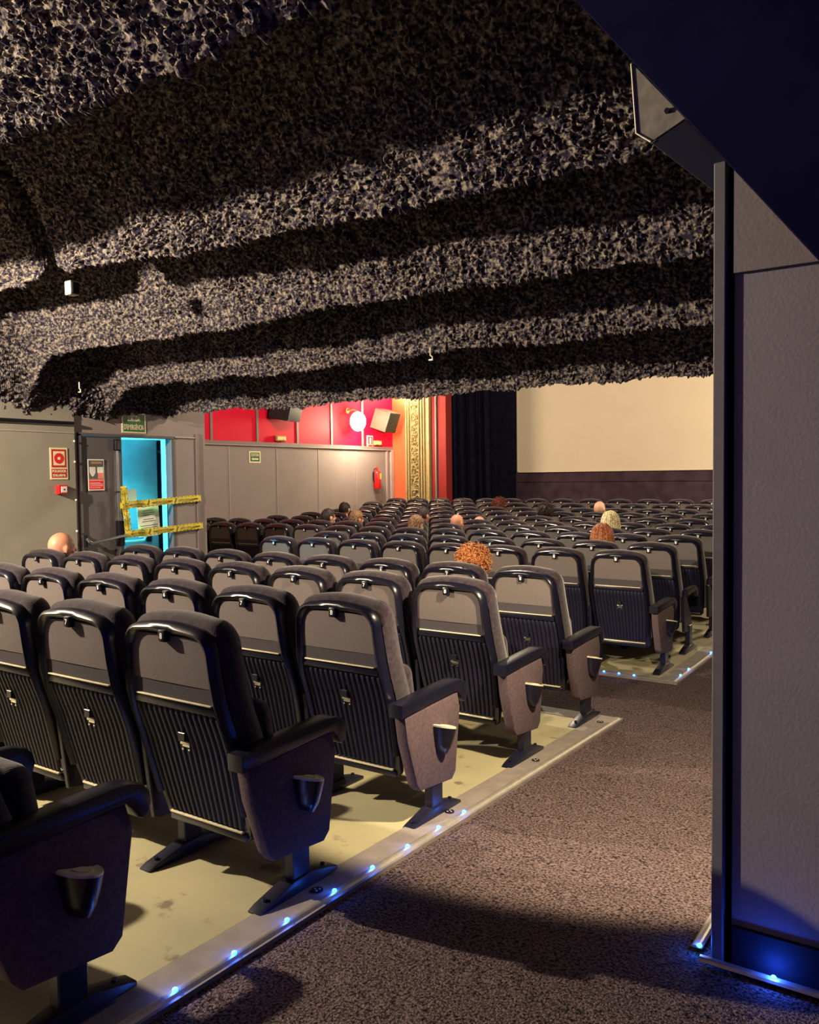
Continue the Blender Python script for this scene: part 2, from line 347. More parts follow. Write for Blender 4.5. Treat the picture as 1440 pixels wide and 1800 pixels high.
def rough(X, Y, Z, amp):
    # clumped granules pushed out along the slope normal
    gy, gx = np.gradient(Z, Y[:, 0], X[0, :])
    L = np.sqrt(gx ** 2 + gy ** 2 + 1); N = np.stack([gx / L, gy / L, -np.ones_like(Z) / L], -1)
    # arc-length coordinate so the grain keeps its size on steep faces
    d = np.sqrt(np.diff(Y, axis=0) ** 2 + np.diff(Z, axis=0) ** 2); Sy = np.vstack([np.zeros((1, Z.shape[1])), np.cumsum(d, 0)])
    Sy = Sy - Sy[-1:, :]
    bl = lambda sc, sd: np.abs(2 * smooth_noise(X, Sy, sc, sd) - 1)          # rounded lumps with sharp creases between them
    g = bl(0.020, 11) * 0.55 + bl(0.036, 12) * 0.45 + bl(0.011, 13) * 0.28 + (smooth_noise(X, Sy, 0.07, 15) - 0.5) * 0.5
    g = np.clip((g - 0.30) * 1.7, 0, 1.5)
    j = (smooth_noise(X, Sy, 0.014, 14) - 0.5) * 0.012
    return X + N[..., 0] * g * amp + j, Y + N[..., 1] * g * amp, Z + N[..., 2] * g * amp
# rows of the grid are spaced along the folded profile: fine on the faces just behind each fold, coarse elsewhere
yy = np.linspace(1.3, 6.1, 40001); zz = under(np.full_like(yy, -3.5), yy); tt = np.interp(-yy, [-6.1, -5.23, -4.36, -3.49, -2.1, -1.2], [0, 1, 2, 3, 4, 5]) % 1.0
zc = np.interp(-yy, [-6.1, -5.23, -4.36, -3.49, -2.1, -1.2], [0.72, 0.92, 1.139, 1.365, 1.53, 1.85])
dyy = yy[1] - yy[0]; sl = np.abs(np.gradient(zz, yy))
step = np.where((tt < 0.10) | (tt > 0.95), 0.0016, np.where((tt < 0.5) & (zz - zc < 0.5), 0.0065 / np.sqrt(1 + sl ** 2), np.where(tt < 0.5, 0.010 / np.sqrt(1 + sl ** 2), 0.014)))
arc = np.concatenate([[0], np.cumsum(dyy / step[1:])])
ys = np.interp(np.arange(0, int(arc[-1]) + 1), arc, yy); ys = np.append(ys, 6.1)
xs = np.linspace(-7.3, -0.4, 1400)
X, Y = np.meshgrid(xs, ys); Z = under(X, Y)
Xr, Yr, Zr = rough(X, Y, Z, 0.034)
ce = grid_obj('ceiling', Xr, Yr, Zr, M['spray']); tag(ce, kind='structure')
xs2 = np.linspace(-7.3, 3.5, 160); ys2 = np.linspace(-5.5, 1.31, 160)
X2, Y2 = np.meshgrid(xs2, ys2); Z2 = under(X2, Y2)
tag(grid_obj('ceiling_rear', X2, Y2, Z2, M['spray']), kind='structure')
xs3 = np.linspace(-0.41, 3.5, 60); X3, Y3 = np.meshgrid(xs3, np.linspace(1.3, 6.1, 200)); tag(grid_obj('ceiling_side', X3, Y3, under(X3, Y3), M['spray']), kind='structure')
struct('ceiling_balcony_front', box(B(), -11.0, 3.5, 6.12, 6.3, 0.86, 3.7), M['black'])
struct('ceiling_hall', box(B(), -11.0, 3.5, 6.1, 17.6, 3.6, 3.75), M['black'])

# small things fixed to the underside
t = empty('smoke_detector', (-5.10, 3.44, 1.33), 'small square yellowish detector box hanging from the rough ceiling at left', 'detector')
obj('housing', box(B(), -0.035, 0.035, -0.035, 0.035, -0.045, 0.05, 0.006, 2), M['cream'], t)
obj('lens', box(B(), 0.02, 0.05, -0.03, 0.03, -0.04, 0.04, 0.006), M['steel'], t)
for x, y_, z, lab in ((-6.93, 4.72, 0.878, 'small pale clip hanging from the rough ceiling at far left'), (-3.27, 5.18, 0.905, 'small pale clip hanging below the ceiling fold above the proscenium')):
    t = empty('ceiling_clip', (x, y_, z), lab, 'ceiling clip', 'clips under the rough ceiling')
    bm = B(); tube(bm, [(0, 0, 0.06), (0, 0, 0.0), (0.018, 0, -0.012), (0.018, 0, -0.03)], 0.006, 6); obj('hanger', bm, M['cream'], t)
    obj('tab', box(B(), -0.014, 0.024, -0.006, 0.006, -0.04, -0.028, 0.002), M['cream'], t)

# ---- left wall with the emergency door
DX = -7.30
def wx(y0, y1, z0, z1): return (DX - 0.14, DX, y0, y1, z0, z1)
struct('wall_left', box(B(), DX - 0.14, DX + 0.03, -6, 4.88, -1.75, 2.6), M['wallside'])
bm = box(B(), *wx(4.88, 6.48, 0.475, 2.6)); box(bm, *wx(6.14, 6.48, -1.75, 0.475)); box(bm, DX - 0.14, DX, 4.88, 4.93, -1.75, 0.475)
struct('wall_left_door_bay', bm, M['wall'])
struct('trim_5', box(B(), DX - 0.01, DX + 0.018, 6.455, 6.49, -1.75, 0.53, 0.003), M['strip'])
struct('trim_6', box(B(), DX, DX + 0.036, 2.0, 4.88, 0.470, 0.482, 0.002), M['strip_l'])
bm = box(B(), DX + 0.03, DX + 0.07, 1.5, 4.86, 0.560, 0.585, 0.004); struct('trim_7', bm, M['black'])  # thin black strip standing in for the dark gap under the ceiling
struct('trim_8', box(B(), DX - 0.005, DX + 0.012, 6.16, 6.455, 0.470, 0.484, 0.002), M['strip_l'])
struct('wall_left_recess', box(B(), -10.6, DX - 0.0, 6.48, 6.60, -1.75, 3.6), M['wall'])
# row of pale screws down the corner
for i, z in enumerate((0.395, 0.19, -0.19, -0.50)):
    tag(obj('corner_screw', ball(B(), (0, 0, 0), 0.008, 0.012, 0.012, 8, 6), M['plate'], loc=(DX + 0.036, 4.874, z)), 'pale screw head on the wall corner beside the dark door, %s' % ['topmost of four', 'second from the top', 'third from the top', 'lowest of four'][i], 'screw', 'screws on the wall corner')
# exit passage behind the door
bm = box(B(), -9.0, -8.9, 4.3, 6.47, -1.75, 0.9); box(bm, -9.0, -7.44, 4.3, 4.4, -1.75, 0.9); box(bm, -9.0, -7.44, 6.40, 6.48, -1.75, 0.9); box(bm, -9.0, -7.44, 4.3, 6.48, 0.8, 0.9)
struct('wall_passage', bm, mat('passage_paint', (0.55, 0.57, 0.58), 0.7, var=0.08, scale=3))
fr = empty('door_1', (DX, 5.47, -1.62)); tag(fr, kind='structure')
bm = box(B(), -0.10, 0.012, -0.54, -0.50, 0.0, 2.095, 0.003); box(bm, -0.10, 0.012, -0.54, 0.675, 2.075, 2.105, 0.003); box(bm, -0.10, 0.006, 0.635, 0.675, 0.0, 2.075, 0.003)
obj('door_frame', bm, M['door'], fr)
# closed leaf (thing with its hardware)
t = empty('door_leaf', (DX - 0.03, 5.19, -1.62), 'closed dark grey door leaf with a poster and chrome push bar', 'door')
obj('panel', box(B(), -0.02, 0.02, -0.235, 0.27, 0.01, 2.072, 0.004), M['door'], t)
bm = B(); tube(bm, [(0.045, 0.195, 0.02), (0.045, 0.195, 1.93)], 0.011, 10); obj('vertical_rod', bm, M['chrome'], t)
bm = box(B(), 0.02, 0.075, 0.16, 0.225, 1.93, 2.05, 0.012, 2); obj('top_latch', bm, M['plastic'], t)
bm = box(B(), 0.02, 0.085, 0.165, 0.235, 0.93, 1.20, 0.01, 2); obj('lock_case', bm, M['plastic'], t)
bm = B(); tube(bm, [(0.03, -0.20, 1.045), (0.095, -0.195, 1.0), (0.10, -0.17, 0.99), (0.105, 0.24, 1.045)], 0.016, 10); obj('push_bar', bm, M['chrome'], t)
bm = box(B(), 0.02, 0.06, -0.22, -0.19, 0.95, 1.07, 0.005); obj('bar_bracket', bm, M['plastic'], t)
bm = B(); cyl(bm, (0.04, 0.195, 1.50), 0.018, 0.02, 'z', 12); obj('rod_guide', bm, M['steel'], t)
# open leaf swung into the passage
LT = Matrix.Rotation(math.radians(38), 4, 'Z')
t = empty('door_leaf', (DX - 0.17, 6.10, -1.62), 'open door leaf lit turquoise behind the warning tape', 'door'); t.rotation_euler = (0, 0, math.radians(-30))
M['leafpaint'] = mat('leaf_paint', (0.42, 0.47, 0.50), 0.5, var=0.14, scale=5)
obj('panel', box(B(), -0.045, 0.0, -0.78, 0.0, 0.01, 2.074, 0.004), M['leafpaint'], t)
obj('edge_seal', box(B(), 0.001, 0.03, -0.05, -0.004, 0.01, 2.06, 0.004), M['black'], t)
bm = B(); tube(bm, [(0.07, -0.66, 0.93), (0.08, -0.60, 0.93), (0.08, -0.22, 0.95), (0.075, -0.18, 1.03), (0.02, -0.16, 1.04)], 0.017, 10); obj('push_bar', bm, M['white'], t)
obj('lock_case', box(B(), 0.0, 0.05, -0.66, -0.60, 1.02, 1.20, 0.02, 2), M['plastic'], t)
obj('bar_mount', box(B(), 0.0, 0.05, -0.19, -0.13, 0.93, 1.17, 0.01, 2), M['plastic'], t)
obj('kick_plate', box(B(), 0.0, 0.012, -0.62, -0.08, 0.72, 0.86, 0.006), M['leafpaint'], t)
# sheets of paper
def sheet(name, label, x, y0, y1, z0, z1, rows_, tilt=0.0):
    t = empty(name, (x, (y0 + y1) / 2, (z0 + z1) / 2), label, 'notice', None)
    w = (y1 - y0) / 2; h = (z1 - z0) / 2
    obj('paper', box(B(), -0.0015, 0.0015, -w, w, -h, h), M['white'], t)
    t.rotation_euler = (tilt, 0, 0)
    bm = B(); rs = random.Random(4)
    for r in range(rows_):
        z = h * 0.82 - r * (h * 1.55 / max(1, rows_)); 
        if r in (1, 5, 8): continue
        ww = w * rs.uniform(0.45, 0.85); box(bm, 0.0016, 0.0026, -ww, ww, z - 0.003, z + 0.003)
    if rows_: obj('printed_lines', bm, M['ink'], t)
    return t
sheet('paper_notice', 'white printed notice hanging between the two warning tapes', DX - 0.05, 5.67, 5.955, -0.615, -0.255, 12, 0.06)
sheet('paper_notice', 'blank white sheet behind the upper warning tape', DX - 0.10, 5.44, 5.70, -0.26, -0.10, 0, 0.03)

# warning tapes
def tape(name, p0, p1, w, label, s, x=DX + 0.02):
    a = Vector((0, p0[0], p0[1])); b = Vector((0, p1[0], p1[1])); L = (b - a).length; ang = math.atan2(b.z - a.z, b.y - a.y)
    t = empty(name, (x, (a.y + b.y) / 2, (a.z + b.z) / 2), label, 'warning tape', 'yellow warning tapes across the door'); t.rotation_euler = (ang, 0, 0)
    n = 24; bm = B(); rows = []
    for k in range(n + 1):
        yy = -L / 2 + L * k / n; dx = 0.006 * math.sin(k * 0.9) ; rows.append([bm.verts.new((dx + e, yy, q)) for e in (0, .0012) for q in (-w / 2, w / 2)])
    for A_, B_ in zip(rows, rows[1:]):
        bm.faces.new((A_[0], A_[1], B_[1], B_[0])); bm.faces.new((A_[2], B_[2], B_[3], A_[3])); bm.faces.new((A_[0], B_[0], B_[2], A_[2])); bm.faces.new((A_[1], A_[3], B_[3], B_[1]))
    obj('band', bm, M['yellow'], t)
    F = FACE_X
    seg = max(1, round(L / 0.42)); 
    for k in range(seg):
        yc = -L / 2 + L * (k + 0.5) / seg
        text('lettering', s[k % len(s)], 0.05, M['ink'], t, (0.0095, yc, 0), F, width=L / seg * 0.74, height=w * 0.28, extr=0.0004, bold=0.001)
    bm = B()
    for k in range(seg + 1):
        yc = -L / 2 + L * k / seg
        if 0.02 < yc + L / 2 < L - 0.02: prism(bm, [(yc - 0.018, -w * .32), (yc - 0.006, -w * .32), (yc + 0.018, w * .32), (yc + 0.006, w * .32)], 'x', 0.0085, 0.0095)
    if len(bm.verts): obj('slash_marks', bm, M['ink'], t)
    else: bm.free()
    bm = B(); kk = int(L / 0.05)
    for k in range(kk):
        yc = -L / 2 + L * (k + 0.5) / kk
        for q in (-1, 1): box(bm, 0.0082, 0.0092, yc - 0.007, yc + 0.007, q * w * .43 - 0.0035, q * w * .43 + 0.0035)
    obj('edge_dots', bm, M['ink'], t)
    return t
TT = ['MANTÉN LA DISTANCIA DE SEGURIDAD', 'A LA DISTANCIA DE SEGURIDAD']
tape('warning_tape', (5.38, -0.265), (6.50, -0.215), 0.075, 'upper yellow warning tape strung across the open doorway', TT)
tape('warning_tape', (5.38, -0.575), (6.52, -0.535), 0.072, 'lower yellow warning tape strung across the open doorway', TT)
tape('warning_tape', (5.455, -0.60), (5.40, -0.06), 0.075, 'upright yellow warning tape wound down the door edge', TT, DX + 0.075)

# signs on the left wall
def alarm_sign():
    t = empty('alarm_sign', (DX + 0.034, 4.70, 0.17), 'red and cream sign reading POLSADOR D\'ALARMA above the alarm button', 'sign')
    obj('board', box(B(), -0.003, 0.003, -0.095, 0.095, -0.155, 0.155, 0.002), M['signcream'], t)
    bm = box(B(), 0.003, 0.0045, -0.078, 0.078, -0.035, 0.14); obj('red_square', bm, M['signred'], t)
    obj('inner_square', box(B(), 0.0045, 0.0055, -0.060, 0.060, -0.016, 0.121), M['signcream'], t)
    obj('ring', cyl(B(), (0.006, 0, 0.052), 0.052, 0.0015, 'x', 32), M['brightred'], t)
    obj('dot', cyl(B(), (0.0072, 0, 0.052), 0.016, 0.0015, 'x', 20), M['signcream'], t)
    obj('red_bar', box(B(), 0.003, 0.0045, -0.08, 0.08, -0.135, -0.05), M['signred'], t)
    text('lettering', 'POLSADOR', 0.03, M['signcream'], t, (0.0055, 0, -0.072), FACE_X, width=0.145, height=0.026, bold=0.0006)
    text('lettering', "D'ALARMA", 0.03, M['signcream'], t, (0.0055, 0, -0.113), FACE_X, width=0.135, height=0.026, bold=0.0006)
alarm_sign()
t = empty('alarm_button', (DX + 0.03, 4.71, -0.082), 'small red alarm call box with a white push face under its sign', 'alarm button')
obj('housing', box(B(), 0.0, 0.055, -0.05, 0.05, -0.045, 0.045, 0.006, 2), M['brightred'], t)
obj('push_face', box(B(), 0.055, 0.060, -0.028, 0.036, -0.03, 0.03, 0.003), M['white'], t)
obj('dot', cyl(B(), (0.061, 0.004, 0.0), 0.008, 0.002, 'x', 12), M['ink'], t)
def mask_poster(x, y, z, w, h, label):
    t = empty('mask_poster', (x, y, z), label, 'poster', 'face mask posters')
    obj('sheet', box(B(), -0.002, 0.002, -w, w, -h, h, 0.001), M['white'], t)
    obj('dark_field', box(B(), 0.002, 0.003, -w * .9, w * .9, -h * .28, h * .92), M['door'], t)
    obj('red_field', box(B(), 0.002, 0.003, -w * .9, w * .9, -h * .93, -h * .30), M['brightred'], t)
    obj('top_band', box(B(), 0.003, 0.004, -w * .6, w * .7, h * .70, h * .84), mat('tan_band', (0.45, 0.25, 0.12), 0.6, var=0.05), t)
    for s, mm in ((-0.45, M['plate']), (0.5, M['plate'])):
        c = s * w; a = w * 0.36; 
        bm = prism(B(), [(c - a, h * .50), (c + a, h * .50), (c + a, h * .16), (c + a * .5, -h * .03), (c, -h * .12), (c - a * .5, -h * .03), (c - a, h * .16)], 'x', 0.003, 0.0045)
        obj('face_drawing', bm, mm, t)
    obj('mask_drawing', box(B(), 0.0045, 0.0055, w * .2, w * .85, -h * .25, h * .12, 0.002), mat('salmon_print', (0.75, 0.22, 0.16), 0.6, var=0.05), t)
    bm = B()
    for q in (-.36, -.52, -.60, -.70, -.82):
        box(bm, 0.003, 0.004, -w * .8, w * .8 * (0.6 if q in (-.52, -.82) else 1), h * q - h * .012, h * q + h * .012)
    obj('printed_lines', bm, M['white'], t)
    return t
mask_poster(DX + 0.0, 5.135, 0.06, 0.095, 0.16, 'red and black poster of two masked faces on the closed door')
def exit_sign():
    t = empty('exit_sign', (DX + 0.004, 5.61, 0.60), "green sign reading SORTIDA D'EMERGÈNCIA above the doorway", 'sign')
    obj('board', box(B(), -0.004, 0.002, -0.155, 0.155, -0.10, 0.12, 0.002), M['signcream'], t)
    obj('green_field', box(B(), 0.002, 0.003, -0.135, 0.135, -0.082, 0.105), M['green'], t)
    text('lettering', 'SORTIDA', 0.08, M['signcream'], t, (0.0038, 0, 0.058), FACE_X, width=0.155, height=0.062, bold=0.0010)
    text('lettering', "D'EMERGÈNCIA", 0.08, M['signcream'], t, (0.0038, 0, -0.028), FACE_X, width=0.25, height=0.068, bold=0.0010)
exit_sign()

# ---- long left hall wall
LX = -10.5
bm = box(B(), LX - 0.15, LX, 6.48, 15.05, -1.75, 0.60); struct('wall_left_hall', bm, M['wall'])
struct('wall_left_hall_upper', box(B(), LX - 0.15, LX, 6.48, 15.05, 0.60, 3.6), M['red'])
bm = box(B(), LX, LX + 0.035, 6.6, 14.97, 0.60, 0.665, 0.006); struct('trim_9', bm, M['strip'])
struct('trim_10', box(B(), LX, LX + 0.045, 6.6, 14.97, 0.588, 0.603, 0.003), M['strip_l'])
for i, y in enumerate((7.63, 8.83, 10.03, 11.23, 12.42, 13.64)):
    struct('trim_%d' % (11 + i), box(B(), LX, LX + 0.008, y - 0.009, y + 0.009, -1.6, 0.59, 0.002), M['strip_l'])
for i, y in enumerate((7.5, 8.55, 9.63, 10.73, 11.81, 12.84, 13.88)):
    struct('trim_%d' % (20 + i), box(B(), LX, LX + 0.020, y - 0.030, y + 0.030, 0.66, 3.5, 0.004), M['strip'])
struct('trim_30', box(B(), LX, LX + 0.03, 14.72, 14.78, -1.6, 0.59, 0.004), M['strip_l'])
struct('trim_31', box(B(), LX, LX + 0.05, 14.88, 14.98, -1.6, 0.6, 0.004), M['strip_l'])
mask_poster(LX + 0.004, 9.36, 0.185, 0.11, 0.15, 'red and black masked faces poster on the grey wall behind the door bay')
t = empty('direction_sign', (LX + 0.004, 10.66, 0.39), 'dark green sign reading SORTIDA with an arrow pointing left', 'sign')
obj('board', box(B(), -0.003, 0.003, -0.145, 0.145, -0.105, 0.105, 0.002), M['signcream'], t)
obj('green_field', box(B(), 0.003, 0.004, -0.118, 0.118, -0.08, 0.082), M['green'], t)
text('lettering', 'SORTIDA', 0.06, M['signcream'], t, (0.005, 0, 0.040), FACE_X, width=0.20, height=0.052, bold=0.0010)
bm = prism(B(), [(-0.09, -0.035), (-0.045, -0.008), (-0.045, -0.022), (0.085, -0.022), (0.085, -0.048), (-0.045, -0.048), (-0.045, -0.062)], 'x', 0.004, 0.0055)
obj('arrow', bm, M['signcream'], t)
def emergency_light(y, z, w, label):
    t = empty('emergency_light', (LX, y, z), label, 'emergency light', 'emergency lights on the red wall')
    obj('housing', box(B(), 0.0, 0.06, -w, w, -0.055, 0.055, 0.02, 3), mat('lamp_housing', (0.42, 0.22, 0.09), 0.5, var=0.05), t)
    obj('diffuser', box(B(), 0.055, 0.068, -w * .8, w * .8, -0.035, 0.03, 0.008, 2), mat('diffuser_plastic', (0.8, 0.62, 0.25), 0.4, var=0.1), t)
    obj('indicator', ball(B(), (0.068, w * .4, -0.028), 0.012), M['yellow'], t)
emergency_light(11.31, 0.745, 0.14, 'cream emergency light on the red wall under the farther-left speaker')
emergency_light(14.39, 0.745, 0.13, 'cream emergency light on the red wall above the fire extinguisher')
t = empty('extinguisher_sign', (LX + 0.004, 14.13, 0.76), 'narrow red extinguisher pictogram sign on the red wall', 'sign')
obj('board', box(B(), -0.003, 0.022, -0.10, 0.10, -0.135, 0.135, 0.002), M['signcream'], t)
obj('red_field', box(B(), 0.022, 0.024, -0.08, 0.08, -0.045, 0.115), M['signred'], t)
obj('pictogram', box(B(), 0.024, 0.026, -0.025, 0.025, -0.03, 0.09, 0.008), M['signcream'], t)
obj('red_bar', box(B(), 0.022, 0.024, -0.08, 0.08, -0.12, -0.06), M['signred'], t)
# fire extinguisher
t = empty('fire_extinguisher', (LX + 0.10, 14.26, -0.25), 'red fire extinguisher hanging on the grey wall near the proscenium', 'fire extinguisher')
prof = [(0.0, 0), (0.070, 0), (0.080, 0.012), (0.080, 0.33), (0.070, 0.365), (0.035, 0.395), (0.022, 0.41), (0.022, 0.43)]
bm = B(); rings = []
for r, z in prof[1:]: rings.append([bm.verts.new((r * math.cos(a), r * math.sin(a), z)) for a in [2 * math.pi * k / 24 for k in range(24)]])
for a, b in zip(rings, rings[1:]):
    for k in range(24): bm.faces.new((a[k], a[(k + 1) % 24], b[(k + 1) % 24], b[k]))
bm.faces.new(rings[0][::-1]); bm.faces.new(rings[-1])
obj('cylinder_body', bm, M['brightred'], t, smooth=40)
bm = B(); box(bm, -0.015, 0.015, -0.05, 0.03, 0.43, 0.455, 0.004); tube(bm, [(0, -0.04, 0.45), (0, 0.0, 0.475), (0, 0.05, 0.49)], 0.008, 8); obj('valve', bm, M['brightred'], t)
bm = B(); tube(bm, [(0, -0.03, 0.44), (0, -0.10, 0.43), (0, -0.125, 0.37), (0, -0.12, 0.24), (0, -0.11, 0.14)], 0.011, 8); obj('hose', bm, M['plastic'], t)
bm = B(); box(bm, 0.075, 0.083, -0.005, 0.045, 0.21, 0.33, 0.002); obj('label_plate', bm, M['yellow'], t)
obj('wall_bracket', box(B(), -0.10, -0.07, -0.03, 0.03, 0.2, 0.36, 0.004), M['steel'], t)
# speakers
def speaker(y, z, w, h, d, yaw, pitch, label, m2):
    t = empty('wall_speaker', (LX + 0.06, y, z), label, 'speaker', 'speakers on the red wall')
    inner = Matrix.Rotation(yaw, 4, 'Z') @ Matrix.Rotation(pitch, 4, 'Y')
    bm = prism(B(), [(-w / 2, 0.0), (w / 2, 0.0), (w / 2 * .72, d), (-w / 2 * .72, d)], 'z', -h / 2, h / 2, 0.012, 2)
    Rm = Matrix(((0, 1, 0, 0), (1, 0, 0, 0), (0, 0, 1, 0), (0, 0, 0, 1)))
    bmesh.ops.transform(bm, matrix=inner @ Rm, verts=bm.verts); obj('cabinet', bm, m2, t)
    bm = box(B(), d, d + 0.012, -w / 2 * .64, w / 2 * .64, -h * .44, h * .44, 0.004); bmesh.ops.transform(bm, matrix=inner, verts=bm.verts); obj('grille', bm, M['plastic'], t)
    obj('bracket', box(B(), -0.06, 0.03, -0.03, 0.03, -0.05, 0.05), M['steel'], t)
    return t
speaker(11.28, 1.30, 0.62, 0.36, 0.34, 0.15, 0.25, 'dark wall speaker on the red wall half hidden by the ceiling edge', mat('speaker_dark', (0.02, 0.018, 0.024), 0.5, var=0.1))
speaker(14.45, 1.28, 0.62, 0.44, 0.34, 0.10, 0.35, 'wall speaker with pale cabinet side beside the gilded column', mat('speaker_wood', (0.055, 0.036, 0.022), 0.6, var=0.2, scale=10))
# globe lamps
for x, lab in ((-10.22, 'glowing round globe lamp on the red wall'),):
    t = empty('globe_lamp', (x, 13.37, 1.15), lab, 'wall lamp')
    g = obj('globe', ball(B(), (0, 0, 0), 0.165, 0.165, 0.20, 32, 20), M['globe'], t, smooth=60)
    bm = B(); tube(bm, [(-0.28, 0, 0.24), (-0.10, 0, 0.26), (0, 0, 0.20)], 0.02, 8); obj('arm', bm, M['gold'], t)
    obj('wall_plate', cyl(B(), (-0.27, 0, 0.24), 0.06, 0.02, 'x', 20), M['gold'], t)
    g.visible_shadow = True
# the globe light sits inside its globe: let the globe itself shine and put the light just beside it
bpy.data.objects['left_globe_light'].location = (-9.98, 13.42, 1.12)

# ---- proscenium side
bm = B(); box(bm, -10.52, -10.13, 15.0, 15.4, -1.6, 3.6); struct('column_salmon', bm, M['orange'])
t = empty('gilded_column', (-9.8, 15.0, zf(15.0)), 'gilded proscenium column carved with scrolling leaves and flutes', 'column')
h = 3.6 - zf(15.0)
bm = box(B(), -0.34, 0.31, 0.03, 0.3, 0, h); 
for x0, x1, p in ((-0.34, -0.30, -0.03), (-0.29, -0.275, 0.0), (-0.265, -0.235, -0.045), (0.02, 0.04, -0.05), (0.055, 0.065, -0.015), (0.08, 0.12, -0.06), (0.13, 0.14, -0.02), (0.15, 0.185, -0.06), (0.195, 0.215, -0.03), (0.23, 0.30, -0.05)):
    box(bm, x0, x1, p, 0.05, 0, h, 0.006)
obj('shaft', bm, M['gold'], t)
# scrollwork frieze
bm = B(); z = 0.3; s = 1; rs = random.Random(5)
while z < h - 0.2:
    cx = -0.10 + 0.045 * s; pts = []
    for k in range(15):
        a = k / 14 * 2.3 * math.pi; rr = 0.068 * (1 - k / 17); pts.append((cx + s * rr * math.cos(a - 0.6), 0.005, z + rr * 1.15 * math.sin(a - 0.6)))
    tube(bm, pts, [0.017 - 0.0006 * k for k in range(15)], 6)
    for k in range(5):
        a = rs.uniform(0, 6.28); L = rs.uniform(0.035, 0.075); c = Vector((-0.10 + rs.uniform(-.07, .07), 0.0, z + rs.uniform(-.07, .07))); d = Vector((math.cos(a), 0, math.sin(a)))
        tube(bm, [c, c + d * L * .5 + Vector((0, -.02, 0)), c + d * L], [0.006, 0.02, 0.004], 6)
    z += 0.118; s = -s
obj('leaf_scrolls', bm, M['gold'], t, smooth=50)
bm = B()
for x0, x1, p in ((-9.34, -9.21, 0.02), (-9.20, -9.17, 0.05), (-9.16, -8.96, 0.0)):
    box(bm, x0, x1, 15.0 + p, 15.25, -1.6, 3.6, 0.005)
# right end of the red band sits nearer the eye's line so the black stage opening starts after it
bmesh.ops.translate(bm, verts=bm.verts, vec=(-0.17 + 0.02, 0.02, 0))
struct('column_red', bm, M['redcol'])
struct('trim_40', box(B(), -9.365, -9.335, 14.98, 15.2, -1.6, 3.6), M['strip'])
# stage: back wall, screen, masking, curtain
struct('wall_back', box(B(), -11.5, 0.0, 17.2, 17.35, -1.6, 3.6), M['stage'])
struct('wall_stage_side', box(B(), -11.5, -11.4, 15.4, 17.2, -1.6, 3.6), M['black'])
bm = B(); box(bm, -9.45, -8.52, 17.05, 17.19, -1.6, 3.6); box(bm, -9.2, -8.95, 17.0, 17.06, -1.6, 3.6, 0.01)
struct('trim_41', bm, M['curtain'])
t = empty('cinema_screen', (-5.5, 17.17, 0.0), 'wide blank cream cinema screen at the end of the hall', 'screen')
zb = 0.065; 
obj('screen_surface', box(B(), -2.94, 2.9, -0.01, 0.01, zb + 0.03, 2.9), M['screen'], t)
bm = box(B(), -2.97, 2.93, -0.025, 0.02, zb, zb + 0.032, 0.004); box(bm, -2.975, -2.943, -0.025, 0.02, zb, 2.9, 0.004)
obj('frame', bm, mat('screen_border', (0.8, 0.70, 0.50), 0.6, var=0.03), t)
bm = B()                                        # faint rails and boards on the wall below the screen
box(bm, -8.9, -1.0, 17.17, 17.21, -0.155, -0.12, 0.004); box(bm, -8.9, -1.0, 17.16, 17.21, -0.62, -0.56, 0.004)
struct('trim_42', bm, M['stage'])
# stage curtain, folded
def curtain(x0, x1, y, z0, z1, label, folds, seed):
    rs = random.Random(seed); bm = B(); n = folds * 10; rows = []
    ph = [rs.uniform(0, 6.28) for _ in range(3)]
    for j in range(13):
        fz = j / 12; z = z0 + (z1 - z0) * fz; row = []
        for i in range(n + 1):
            u = i / n; x = x0 + (x1 - x0) * u + 0.05 * math.sin(3.1 * fz + ph[0]) * u * (1 - fz)
            row.append(bm.verts.new((x, y + 0.07 * math.sin(u * folds * 6.28 + 0.6 * math.sin(fz * 2 + ph[1])) + 0.03 * math.sin(u * folds * 2.3 * 6.28 + ph[2]), z)))
        rows.append(row)
    for a, b in zip(rows, rows[1:]):
        for i in range(n): bm.faces.new((a[i], a[i + 1], b[i + 1], b[i]))
    o = obj('stage_curtain', bm, M['curtain'], smooth=80); tag(o, label, 'curtain')
    md = o.modifiers.new('thickness', 'SOLIDIFY'); md.thickness = 0.01
curtain(-10.6, -9.25, 16.3, -1.42, 3.4, 'black stage curtain hanging in folds beside the red column', 8, 3)
curtain(-9.75, -9.0, 16.75, -1.42, 3.4, 'black curtain drop hanging behind the folded stage curtain', 4, 8)

